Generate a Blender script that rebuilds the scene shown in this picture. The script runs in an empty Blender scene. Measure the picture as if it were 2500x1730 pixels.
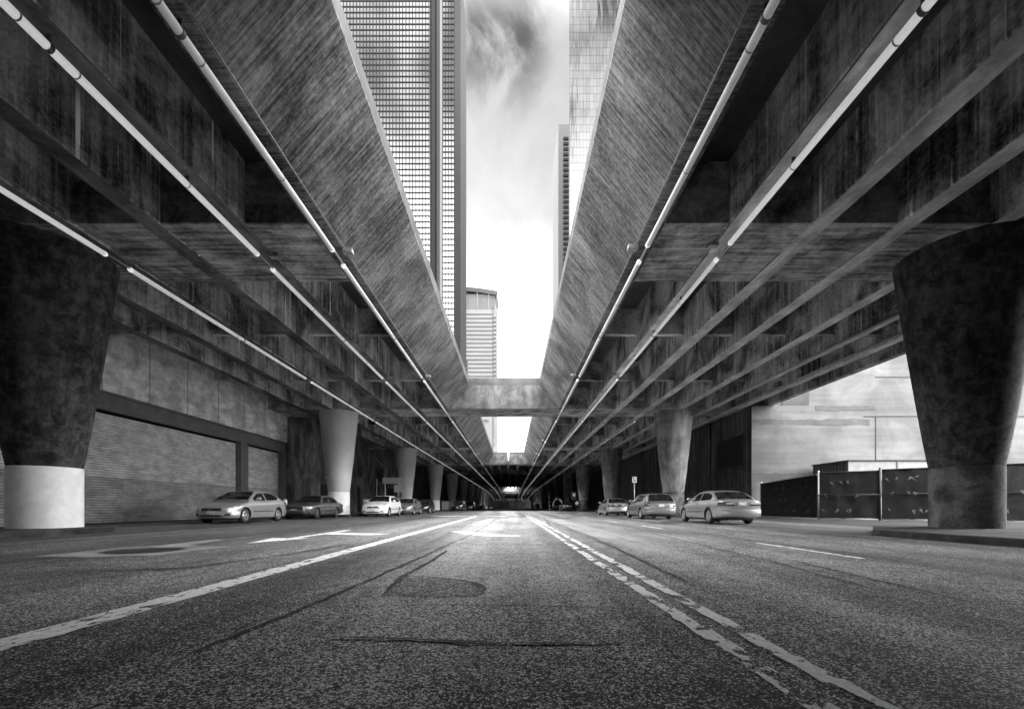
import bpy, bmesh, math, random
from mathutils import Vector, Matrix
R = math.radians
random.seed(7)
S = bpy.context.scene
COL = S.collection

# ------------------------------------------------------------------ camera
HC = 0.72                       # lens height above the road
cd = bpy.data.cameras.new('camera'); cam = bpy.data.objects.new('camera', cd); COL.objects.link(cam)
cam.location = (0, 0, HC); cam.rotation_euler = (R(90), 0, 0)
cd.sensor_width = 36; cd.lens = 15.84; cd.shift_y = 0.1484; cd.clip_start = 0.05; cd.clip_end = 6000
S.camera = cam

# ------------------------------------------------------------------ sky, sun, exposure
SUN_EL, SUN_AZ = 58.0, 160.0     # azimuth clockwise from +Y (the street's far end)
w = bpy.data.worlds.new("World"); S.world = w; w.use_nodes = True
nt = w.node_tree; nt.nodes.clear(); N = nt.nodes; Lk = nt.links
def wn(t, **k):
    n = N.new(t)
    for a, b in k.items(): setattr(n, a, b)
    return n
def wmath(op, a, b=None, c=None, clamp=False):
    n = wn('ShaderNodeMath', operation=op); n.use_clamp = clamp
    for i, v in enumerate((a, b, c)):
        if v is None: continue
        if isinstance(v, (int, float)): n.inputs[i].default_value = v
        else: Lk.new(v, n.inputs[i])
    return n.outputs[0]
out = wn('ShaderNodeOutputWorld'); bg = wn('ShaderNodeBackground')
tc = wn('ShaderNodeTexCoord'); sp = wn('ShaderNodeSeparateXYZ'); Lk.new(tc.outputs['Generated'], sp.inputs[0])
sky = wn('ShaderNodeTexSky', sky_type='NISHITA', sun_disc=False)
sky.sun_elevation = R(SUN_EL); sky.sun_rotation = R(SUN_AZ)
bw = wn('ShaderNodeRGBToBW'); Lk.new(sky.outputs[0], bw.inputs[0])
skyv = wmath('MULTIPLY', bw.outputs[0], 0.06)
# cloud deck: brightness by height, thinner grey cloud over the far end of the street, dark tufts high up
rf = wn('ShaderNodeValToRGB'); Lk.new(sp.outputs[2], rf.inputs[0])
cr = rf.color_ramp
for p, v in ((0.0, 0.60), (0.34, 0.62), (0.44, 0.38), (0.54, 0.20), (0.66, 0.150), (0.80, 0.125), (1.0, 0.60)):
    e = cr.elements.new(p); e.color = (v, v, v, 1)
cr.elements.remove(cr.elements[0]); cr.elements.remove(cr.elements[-1]) if len(cr.elements) > 7 else None
front = wn('ShaderNodeMapRange', interpolation_type='SMOOTHSTEP'); Lk.new(sp.outputs[1], front.inputs[0])
front.inputs[1].default_value = 0.35; front.inputs[2].default_value = 0.70
SKY_FRONT, SKY_ALL = 1.55, 5.4
fv = wmath('MULTIPLY', rf.outputs[0], SKY_FRONT)
mp = wn('ShaderNodeMapping'); Lk.new(tc.outputs['Generated'], mp.inputs[0]); mp.inputs['Scale'].default_value = (4.2, 3.0, 3.4); mp.inputs['Location'].default_value = (0.55, 0.0, 0.2)
nz = wn('ShaderNodeTexNoise'); Lk.new(mp.outputs[0], nz.inputs['Vector']); nz.inputs['Scale'].default_value = 2.3; nz.inputs['Detail'].default_value = 9; nz.inputs['Roughness'].default_value = 0.58; nz.inputs['Distortion'].default_value = 0.5
hi = wn('ShaderNodeMapRange', interpolation_type='SMOOTHSTEP'); Lk.new(sp.outputs[2], hi.inputs[0]); hi.inputs[1].default_value = 0.635; hi.inputs[2].default_value = 0.74
east = wn('ShaderNodeMapRange', interpolation_type='SMOOTHSTEP'); Lk.new(sp.outputs[0], east.inputs[0]); east.inputs[1].default_value = 0.075; east.inputs[2].default_value = 0.02
cm = wn('ShaderNodeMapRange', interpolation_type='SMOOTHSTEP'); Lk.new(nz.outputs[0], cm.inputs[0]); cm.inputs[1].default_value = 0.40; cm.inputs[2].default_value = 0.60
dark = wmath('MULTIPLY', wmath('MULTIPLY', cm.outputs[0], hi.outputs[0]), east.outputs[0])
soft = wn('ShaderNodeMapRange'); Lk.new(nz.outputs[0], soft.inputs[0]); soft.inputs[1].default_value = 0.3; soft.inputs[2].default_value = 0.7; soft.inputs[3].default_value = 1.12; soft.inputs[4].default_value = 0.86
fv2 = wmath('MULTIPLY', wmath('MULTIPLY', fv, soft.outputs[0]), wmath('MULTIPLY_ADD', dark, -0.86, 1.0))
back = wn('ShaderNodeMapRange', interpolation_type='SMOOTHSTEP'); Lk.new(sp.outputs[1], back.inputs[0]); back.inputs[1].default_value = -0.3; back.inputs[2].default_value = -0.6
bhi = wn('ShaderNodeMapRange', interpolation_type='SMOOTHSTEP'); Lk.new(sp.outputs[2], bhi.inputs[0]); bhi.inputs[1].default_value = 0.50; bhi.inputs[2].default_value = 0.68
bdark = wmath('MULTIPLY', wmath('MULTIPLY', back.outputs[0], bhi.outputs[0]), wmath('MULTIPLY_ADD', cm.outputs[0], 0.42, 0.62))
allv = wmath('MULTIPLY', wmath('MULTIPLY', soft.outputs[0], SKY_ALL), wmath('MULTIPLY_ADD', bdark, -0.9, 1.0))
mixv = wn('ShaderNodeMix', data_type='FLOAT'); Lk.new(front.outputs[0], mixv.inputs[0]); Lk.new(allv, mixv.inputs[2]); Lk.new(fv2, mixv.inputs[3])
tot = wmath('ADD', mixv.outputs[0], wmath('MULTIPLY', skyv, 0.1))
cmb = wn('ShaderNodeCombineColor')
for i in range(3): Lk.new(tot, cmb.inputs[i])
Lk.new(cmb.outputs[0], bg.inputs[0]); bg.inputs[1].default_value = 1.0; Lk.new(bg.outputs[0], out.inputs[0])

sd = bpy.data.lights.new('sun', 'SUN'); so = bpy.data.objects.new('sun', sd); COL.objects.link(so)
sd.energy = 0.8; sd.angle = R(12); sd.color = (1, 1, 1)
az, el = R(SUN_AZ), R(SUN_EL)
sv = Vector((math.sin(az) * math.cos(el), math.cos(az) * math.cos(el), math.sin(el)))
so.rotation_euler = (-sv).to_track_quat('-Z', 'Y').to_euler(); so.location = (30, -40, 80)
S.view_settings.view_transform = 'Standard'; S.view_settings.look = 'None'
S.view_settings.exposure = 1.6; S.view_settings.gamma = 1.0
S.render.engine = 'CYCLES'
S.cycles.use_denoising = True; S.cycles.max_bounces = 10; S.cycles.diffuse_bounces = 6; S.cycles.glossy_bounces = 4
S.cycles.sample_clamp_indirect = 6

# ------------------------------------------------------------------ materials
class M:
    """small shader-graph writer"""
    def __init__(s, name):
        s.m = bpy.data.materials.new(name); s.m.use_nodes = True; s.t = s.m.node_tree; s.t.nodes.clear()
        s.o = s.n('ShaderNodeOutputMaterial'); s.b = s.n('ShaderNodeBsdfPrincipled'); s.l(s.b.outputs[0], s.o.inputs[0])
    def n(s, t, **k):
        x = s.t.nodes.new(t)
        for a, b in k.items(): setattr(x, a, b)
        return x
    def l(s, a, b): s.t.links.new(a, b)
    def set(s, i, v):
        if isinstance(v, (int, float)): s_i = s.b.inputs[i]; s_i.default_value = v if not hasattr(s_i.default_value, '__len__') else (v, v, v, 1)
        else: s.l(v, s.b.inputs[i])
    def pos(s, scale=(1, 1, 1), obj=False, loc=(0, 0, 0)):
        src = s.n('ShaderNodeTexCoord').outputs['Object'] if obj else s.n('ShaderNodeNewGeometry').outputs['Position']
        m = s.n('ShaderNodeMapping'); s.l(src, m.inputs[0]); m.inputs['Scale'].default_value = scale; m.inputs['Location'].default_value = loc
        return m.outputs[0]
    def noise(s, vec, scale=1, detail=4, rough=0.6, dist=0):
        x = s.n('ShaderNodeTexNoise'); s.l(vec, x.inputs['Vector'])
        x.inputs['Scale'].default_value = scale; x.inputs['Detail'].default_value = detail; x.inputs['Roughness'].default_value = rough; x.inputs['Distortion'].default_value = dist
        return x.outputs[0]
    def ramp(s, v, stops):
        r = s.n('ShaderNodeValToRGB'); s.l(v, r.inputs[0]); c = r.color_ramp
        while len(c.elements) > 1: c.elements.remove(c.elements[-1])
        c.elements[0].position = stops[0][0]; c.elements[0].color = (stops[0][1],) * 3 + (1,)
        for p, q in stops[1:]:
            e = c.elements.new(p); e.color = (q, q, q, 1)
        return r.outputs[0]
    def rng(s, v, a, b, c=0., d=1., smooth=True):
        r = s.n('ShaderNodeMapRange')
        if smooth: r.interpolation_type = 'SMOOTHSTEP'
        s.l(v, r.inputs[0])
        for i, q in enumerate((a, b, c, d)): r.inputs[i + 1].default_value = q
        return r.outputs[0]
    def math(s, op, a, b=None, clamp=False):
        x = s.n('ShaderNodeMath', operation=op); x.use_clamp = clamp
        for i, v in enumerate((a, b)):
            if v is None: continue
            if isinstance(v, (int, float)): x.inputs[i].default_value = v
            else: s.l(v, x.inputs[i])
        return x.outputs[0]
    def mix(s, f, a, b):
        x = s.n('ShaderNodeMix', data_type='FLOAT')
        for i, v in ((0, f), (2, a), (3, b)):
            if isinstance(v, (int, float)): x.inputs[i].default_value = v
            else: s.l(v, x.inputs[i])
        return x.outputs[0]
    def bump(s, h, strength=0.3, dist=0.02):
        b = s.n('ShaderNodeBump'); s.l(h, b.inputs['Height']); b.inputs['Strength'].default_value = strength; b.inputs['Distance'].default_value = dist
        s.l(b.outputs[0], s.b.inputs['Normal'])
    def grey(s, v):
        c = s.n('ShaderNodeCombineColor')
        for i in range(3): s.l(v, c.inputs[i])
        s.l(c.outputs[0], s.b.inputs['Base Color'])

def concrete(name, lo, hi, streak=(0.4, 6, 0.3), sw=0.6, blotch=0.35, eff=0.0, rough=0.85, bump=0.25, fine=14, pits=0.0, fa=0.55, joint=None):
    m = M(name)
    st = m.noise(m.pos(streak), 1.0, 5, 0.65, 0.15)
    bl = m.noise(m.pos((1, 1, 1)), blotch, 6, 0.62, 0.6)
    fi = m.noise(m.pos((1, 1, 1)), fine, 5, 0.7)
    a = m.math('ADD', m.math('MULTIPLY', m.rng(st, 0.30, 0.70), sw), m.math('MULTIPLY', m.rng(bl, 0.32, 0.68), 1 - sw))
    a = m.math('ADD', a, m.math('MULTIPLY', m.math('SUBTRACT', fi, 0.5), fa), clamp=True)
    c = m.mix(m.math('POWER', a, 1.45), lo, hi)
    if eff:
        e1 = m.rng(m.noise(m.pos((streak[0] * 0.5, streak[1] * 1.3, streak[2] * 0.55), loc=(3, 9, 2)), 0.8, 3, 0.5), 0.60, 0.72)
        e2 = m.rng(m.noise(m.pos((1, 1, 1), loc=(5, 5, 5)), 0.55, 3, 0.6), 0.45, 0.62)
        c = m.mix(m.math('MULTIPLY', m.math('MULTIPLY', e1, e2), eff), c, hi * 1.8)
    if pits:
        v = m.n('ShaderNodeTexVoronoi'); m.l(m.pos((1, 1, 1)), v.inputs['Vector']); v.inputs['Scale'].default_value = 1.6
        c = m.mix(m.math('MULTIPLY', m.rng(v.outputs['Distance'], 0.045, 0.02), pits), c, lo * 0.5)
    if joint:
        ax, step, wd = joint
        sx = m.n('ShaderNodeSeparateXYZ'); m.l(m.pos(), sx.inputs[0])
        jn = m.math('MULTIPLY', m.math('SUBTRACT', fi, 0.5), wd * 1.5)
        fr = m.math('FRACT', m.math('DIVIDE', m.math('ADD', sx.outputs[ax], jn), step))
        c = m.math('MULTIPLY', c, m.mix(m.rng(fr, wd / step, wd / step * 0.5), 1.0, 0.35))
    m.grey(c); m.set('Roughness', rough); m.set('Specular IOR Level', 0.3)
    m.bump(m.math('ADD', m.math('MULTIPLY', st, 0.7), m.math('MULTIPLY', fi, 0.5)), bump, 0.03)
    return m.m

def plain(name, v, rough=0.5, metal=0.0, var=0.0, scale=3.0, spec=0.5, obj=True, coat=0.0, bump=0.0):
    m = M(name)
    if var:
        n = m.noise(m.pos((1, 1, 1), obj=obj), scale, 5, 0.65)
        m.grey(m.mix(m.rng(n, 0.3, 0.7), v * (1 - var), min(1, v * (1 + var))))
        if bump: m.bump(n, bump, 0.02)
    else: m.set('Base Color', v)
    m.set('Roughness', rough); m.set('Metallic', metal); m.set('Specular IOR Level', spec)
    if coat: m.set('Coat Weight', coat); m.set('Coat Roughness', 0.06)
    return m.m

def glow(name, base, em):
    m = M(name); m.set('Base Color', base); m.set('Roughness', 0.2); m.set('Emission Color', 1.0); m.set('Emission Strength', em); return m.m

def asphalt(name, k=1.0):
    m = M(name)
    p = m.pos((1, 1, 1))
    v = m.n('ShaderNodeTexVoronoi'); m.l(p, v.inputs['Vector']); v.inputs['Scale'].default_value = 125
    sepc = m.n('ShaderNodeSeparateColor'); m.l(v.outputs['Color'], sepc.inputs[0])
    stone = m.ramp(sepc.outputs[0], ((0.0, 0.010 * k), (0.45, 0.032 * k), (0.68, 0.12 * k), (0.88, 0.42 * k), (1.0, 0.85 * k)))
    edge = m.rng(v.outputs['Distance'], 0.30, 0.62, 1.0, 0.25)
    mid = m.math('MULTIPLY', m.rng(m.noise(p, 22, 5, 0.75), 0.3, 0.7, 0.35, 1.65), m.rng(m.noise(m.pos((1, 0.7, 1), loc=(4, 4, 4)), 4.5, 5, 0.7), 0.3, 0.7, 0.6, 1.4))
    col = m.math('MULTIPLY', m.math('MULTIPLY', m.mix(1.0, stone, stone), edge), mid)
    # worn wheel paths and long stains along the street, then painted shade at the sides
    ln = m.rng(m.noise(m.pos((0.85, 0.035, 1), loc=(2.2, 0, 0)), 1.0, 4, 0.6, 0.3), 0.28, 0.72, 0.36, 1.95)
    bl = m.rng(m.noise(m.pos((0.5, 0.28, 1)), 1.0, 6, 0.65, 0.8), 0.30, 0.70, 0.62, 1.35)
    sx = m.n('ShaderNodeSeparateXYZ'); m.l(p, sx.inputs[0])
    path = m.math('MULTIPLY', m.rng(sx.outputs[0], 1.75, 2.1), m.rng(sx.outputs[0], 3.1, 2.6))
    path = m.math('ADD', path, m.math('MULTIPLY', m.rng(sx.outputs[0], -1.9, -1.2), m.rng(sx.outputs[0], 0.9, 0.2)))
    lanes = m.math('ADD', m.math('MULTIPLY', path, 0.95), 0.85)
    lanes = m.math('MULTIPLY', lanes, m.mix(m.rng(sx.outputs[0], -2.6, -5.5), 1.0, 0.36))  # shade over the left lanes put into the asphalt colour
    lanes = m.math('MULTIPLY', lanes, m.mix(m.rng(sx.outputs[0], 5.0, 8.5), 1.0, 0.48))  # the same painted shade over the outer right lanes
    c = m.math('MULTIPLY', m.math('MULTIPLY', col, lanes), m.math('MULTIPLY', ln, bl))
    c = m.math('ADD', c, 0.012)
    m.grey(m.math('MINIMUM', c, 0.8)); m.set('Roughness', 0.78); m.set('Specular IOR Level', 0.35)
    m.bump(m.math('ADD', m.math('MULTIPLY', v.outputs['Distance'], -0.6), m.noise(p, 9, 4, 0.6)), 0.55, 0.012)
    return m.m

def paint(name, v, wear, sc=(4.5, 2.6, 1), fine_amp=0.18):
    """road paint: flakes off where the noise says so, leaving the road below to show"""
    m = M(name); m.set('Roughness', 0.75)
    n = m.noise(m.pos(sc), 2.2, 7, 0.68, 0.4)
    fine = m.noise(m.pos((1, 1, 1)), 40, 3, 0.6)
    m.grey(m.mix(m.rng(fine, 0.3, 0.7), v * 0.72, v))
    keep = m.rng(m.math('ADD', n, m.math('MULTIPLY', m.math('SUBTRACT', fine, 0.5), fine_amp)), wear - 0.012, wear + 0.012)
    tr = m.n('ShaderNodeBsdfTransparent'); mx = m.n('ShaderNodeMixShader')
    m.l(keep, mx.inputs[0]); m.l(tr.outputs[0], mx.inputs[1]); m.l(m.b.outputs[0], mx.inputs[2]); m.l(mx.outputs[0], m.o.inputs[0])
    return m.m

MAT = {}
MAT['asphalt'] = asphalt('asphalt', 2.4)
MAT['asphalt_dark'] = asphalt('asphalt_dark', 0.9)
MAT['asphalt_pale'] = asphalt('asphalt_pale', 3.4)
MAT['lot'] = concrete('lot_paving', 0.012, 0.04, (0.5, 0.5, 1), 0.4, 0.5, fine=9, bump=0.2)
MAT['ground'] = concrete('ground_concrete', 0.22, 0.38, (0.5, 0.5, 1), 0.4, 0.2, fine=3)
MAT['kerb'] = concrete('kerb_concrete', 0.008, 0.07, (1.2, 1.2, 3), 0.4, 1.5, fine=16)
MAT['girder'] = concrete('girder_concrete', 0.006, 0.74, (0.3, 6.0, 0.12), 0.34, 0.55, fa=0.9, fine=11, eff=1.0, bump=0.2, pits=0.6)
MAT['soffit_shaded'] = concrete('soffit_shaded_concrete', 0.03, 0.24, (3.0, 0.5, 1), 0.45, 0.9, bump=0.2, fine=9, fa=0.7)  # same soffit concrete darkened: shade on the left put into the colour
MAT['soffit'] = concrete('soffit_lit_concrete', 0.28, 0.80, (3.0, 0.5, 1), 0.45, 0.9, bump=0.2, fine=9, fa=0.7)  # same concrete lightened: light bounced off the road put into the colour
MAT['cap'] = concrete('cap_concrete', 0.04, 0.62, (0.5, 7.0, 1.2), 0.50, 0.9, bump=0.25, fine=9, fa=0.9)
MAT['fascia'] = concrete('board_concrete', 0.005, 0.22, (1.1, 20.0, 1.1), 0.52, 0.45, eff=0.3, bump=0.45, pits=0.7, fine=10, fa=1.1, joint=(1, 3.66, 0.02))
MAT['endwall'] = concrete('end_wall_concrete', 0.03, 0.12, (3, 1, 0.6), 0.35, 0.9, bump=0.15, fine=12)
MAT['rim'] = concrete('parapet_concrete', 0.02, 0.075, (0.4, 0.8, 0.4), 0.5, 0.5)
MAT['slab'] = concrete('slab_concrete', 0.02, 0.09, (0.6, 0.6, 0.6), 0.4, 0.4)
MAT['column'] = concrete('column_concrete', 0.006, 0.11, (3.0, 3.0, 1.0), 0.45, 3.2, bump=0.4, fine=12, fa=0.9, joint=(2, 2.44, 0.015))
MAT['column_mid'] = concrete('mid_column_concrete', 0.10, 0.36, (2.5, 2.5, 0.4), 0.5, 0.8, bump=0.25, fine=12, fa=0.6, joint=(2, 2.44, 0.015))
MAT['columnpaint'] = concrete('column_grey_paint', 0.48, 0.62, (0.8, 0.8, 0.4), 0.4, 0.5, bump=0.08, rough=0.45)
MAT['white'] = concrete('white_band_paint', 0.78, 0.95, (2.5, 2.5, 2.5), 0.4, 3.0, bump=0.1, rough=0.5)
MAT['band'] = concrete('column_foot_concrete', 0.02, 0.19, (1.5, 1.5, 0.7), 0.4, 1.6, bump=0.3, fa=1.0)
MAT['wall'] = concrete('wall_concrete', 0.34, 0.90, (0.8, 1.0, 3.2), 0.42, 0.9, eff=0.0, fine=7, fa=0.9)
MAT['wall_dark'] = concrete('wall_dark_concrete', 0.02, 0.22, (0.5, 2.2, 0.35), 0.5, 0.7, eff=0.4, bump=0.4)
MAT['right_dark'] = concrete('board_wall_concrete', 0.02, 0.15, (0.5, 2.6, 0.12), 0.7, 0.5, eff=0.4)
MAT['pale'] = concrete('pale_building_concrete', 0.055, 0.125, (0.10, 0.1, 1.4), 0.4, 0.35, bump=0.15, fa=0.3)
MAT['steel_dark'] = plain('dark_painted_steel', 0.025, 0.5, 0.0, 0.3)
MAT['lintel'] = plain('grey_steel_lintel', 0.11, 0.55, 0.0, 0.2, 2)
MAT['black'] = plain('black_void', 0.008, 0.8)
MAT['galv'] = plain('galvanised_pipe', 0.35, 0.4, 0.6, 0.2, 8)
MAT['conduit'] = plain('grey_conduit', 0.16, 0.5, 0.2, 0.3, 8)
MAT['tube'] = glow('lamp_tube', 0.62, 0.02)
MAT['tube_mid'] = glow('dim_lamp_tube', 0.62, 0.10)
MAT['tube_bright'] = glow('bright_lamp_tube', 0.6, 0.13)
MAT['lamp_end'] = glow('lamp_end', 0.8, 0.2)
MAT['clamp'] = plain('dark_clamp', 0.06, 0.5)
MAT['line'] = paint('road_line_paint', 0.97, 0.43)
MAT['oldline'] = paint('worn_yellowed_paint', 0.88, 0.475, (2.6, 1.5, 1), 0.07)
MAT['arrow'] = paint('arrow_paint', 0.93, 0.43)
MAT['crack'] = plain('tar_crack', 0.012, 0.7)
MAT['patch'] = concrete('concrete_patch', 0.14, 0.34, (1, 1, 1), 0.4, 1.2)
MAT['iron'] = plain('cast_iron', 0.04, 0.5, 0.5, 0.4, 30)
MAT['fence'] = plain('dark_windscreen_cloth', 0.014, 0.85, 0, 0.5, 2.5)
MAT['flap'] = plain('flap_cloth', 0.07, 0.8)
MAT['container'] = plain('container_grey', 0.13, 0.6, 0, 0.2)
MAT['glass_dark'] = plain('dark_glass', 0.012, 0.04, spec=0.6)
MAT['tower_glass'] = plain('tower_mirror_glass', 0.15, 0.07, 0.9, 0.12, 0.04, obj=False)
MAT['mullion'] = plain('tower_mullion', 0.003, 0.7, spec=0.1)
MAT['tower_stone'] = concrete('tower_stone', 0.004, 0.008, (0.05, 0.05, 0.01), 0.5, 0.05, fine=0.5, rough=1.0)
MAT['tower_dark'] = plain('tower_dark_recess', 0.004, 0.5)
MAT['pale_tower'] = plain('pale_tower_panel', 0.19, 0.6, 0, 0.1, 0.05, obj=False)
MAT['tower_band'] = plain('tower_band_grey', 0.025, 0.5)
MAT['tower_dim'] = plain('dark_tower_stone', 0.005, 0.6, 0, 0.2, 0.1, obj=False)
MAT['tower_side'] = plain('tower_side_sunlit', 0.05, 0.6, 0, 0.1, 0.1, obj=False)  # sunlit side of the dark tower, painted paler than its front
def ribbed(name, lo, hi):
    m = M(name)
    g = m.n('ShaderNodeSeparateXYZ'); m.l(m.pos(), g.inputs[0])
    low = m.rng(g.outputs[2], 1.98, 2.04)
    bl = m.rng(m.noise(m.pos((1, 0.9, 2.2)), 1.5, 6, 0.7, 0.4), 0.3, 0.7)
    fr = m.math('FRACT', m.math('DIVIDE', m.math('SUBTRACT', g.outputs[2], 0.02), 0.11))
    gr = m.rng(fr, 0.62, 0.80, 1.0, 0.42)  # shade in the grooves between slats painted as dark stripes
    c = m.math('MULTIPLY', m.math('MULTIPLY', m.mix(bl, lo, hi), m.mix(low, 0.58, 1.0)), gr)
    m.grey(c); m.set('Roughness', 0.5); m.set('Metallic', 0.0); return m.m
MAT['shutter'] = ribbed('shutter_slats', 0.36, 0.74)
def wavy_glass(name):
    m = M(name); m.set('Metallic', 0.95); m.set('Roughness', 0.05)
    sx = m.n('ShaderNodeSeparateXYZ'); m.l(m.pos(), sx.inputs[0])
    fx = m.math('FRACT', m.math('DIVIDE', sx.outputs[0], 1.5)); fz = m.math('FRACT', m.math('DIVIDE', sx.outputs[2], 3.4))
    ln = m.math('MULTIPLY', m.rng(fx, 0.06, 0.10, 0.6, 1.0), m.rng(fz, 0.05, 0.09, 0.55, 1.0))
    wn_ = m.n('ShaderNodeTexWhiteNoise', noise_dimensions='2D'); cx = m.n('ShaderNodeCombineXYZ')
    m.l(m.math('FLOOR', m.math('DIVIDE', sx.outputs[0], 1.5)), cx.inputs[0]); m.l(m.math('FLOOR', m.math('DIVIDE', sx.outputs[2], 3.4)), cx.inputs[1]); m.l(cx.outputs[0], wn_.inputs['Vector'])
    m.grey(m.math('MULTIPLY', m.math('MULTIPLY', ln, m.rng(wn_.outputs[0], 0, 1, 0.92, 1.04)), 0.095))
    n = m.noise(m.pos((0.30, 0.3, 0.035)), 1.0, 2, 0.5, 0.5)
    m.bump(n, 0.10, 0.6)
    return m.m
MAT['wavy'] = wavy_glass('rippled_mirror_glass')
# car materials
def carpaint(name, v, metal=0.5, rough=0.28): return plain(name, v, rough, metal, 0.0, coat=0.6)
MAT['tyre'] = plain('tyre_rubber', 0.018, 0.75)
MAT['alloy'] = plain('alloy_rim', 0.55, 0.3, 0.85)
MAT['hub'] = plain('dark_wheel_cover', 0.12, 0.45, 0.4)
MAT['head'] = plain('headlight_glass', 0.75, 0.08, 0.25)
MAT['tail'] = plain('taillight_glass', 0.06, 0.12)
MAT['tail_pale'] = plain('reverse_light_glass', 0.55, 0.15)
MAT['plate'] = plain('number_plate', 0.62, 0.5, 0, 0.25, 14)
MAT['trim'] = plain('black_trim', 0.02, 0.5)
MAT['chrome'] = plain('chrome', 0.75, 0.12, 1.0)

# ------------------------------------------------------------------ mesh helpers
def drop(y):
    """the street and the deck above it dip together beyond a far crest"""
    k = 1.66e-4
    if y < 158: return 0.0
    if y < 285: return -k * (y - 158) ** 2
    return -k * 127 ** 2 - 2 * k * 127 * min(y - 285, 40)

def link(name, me, mat, parent=None):
    o = bpy.data.objects.new(name, me); COL.objects.link(o)
    if mat is not None and not me.materials: me.materials.append(mat)
    if parent is not None: o.parent = parent
    return o
def tag(o, label, cat, group=None, kind=None):
    o['label'] = label
    if cat: o['category'] = cat
    if group: o['group'] = group
    if kind: o['kind'] = kind
    return o
def thing(name, loc, label, cat, group=None, rz=0.0):
    o = bpy.data.objects.new(name, None); COL.objects.link(o); o.location = loc; o.rotation_euler = (0, 0, rz)
    o.empty_display_size = 0.3
    return tag(o, label, cat, group)

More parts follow.
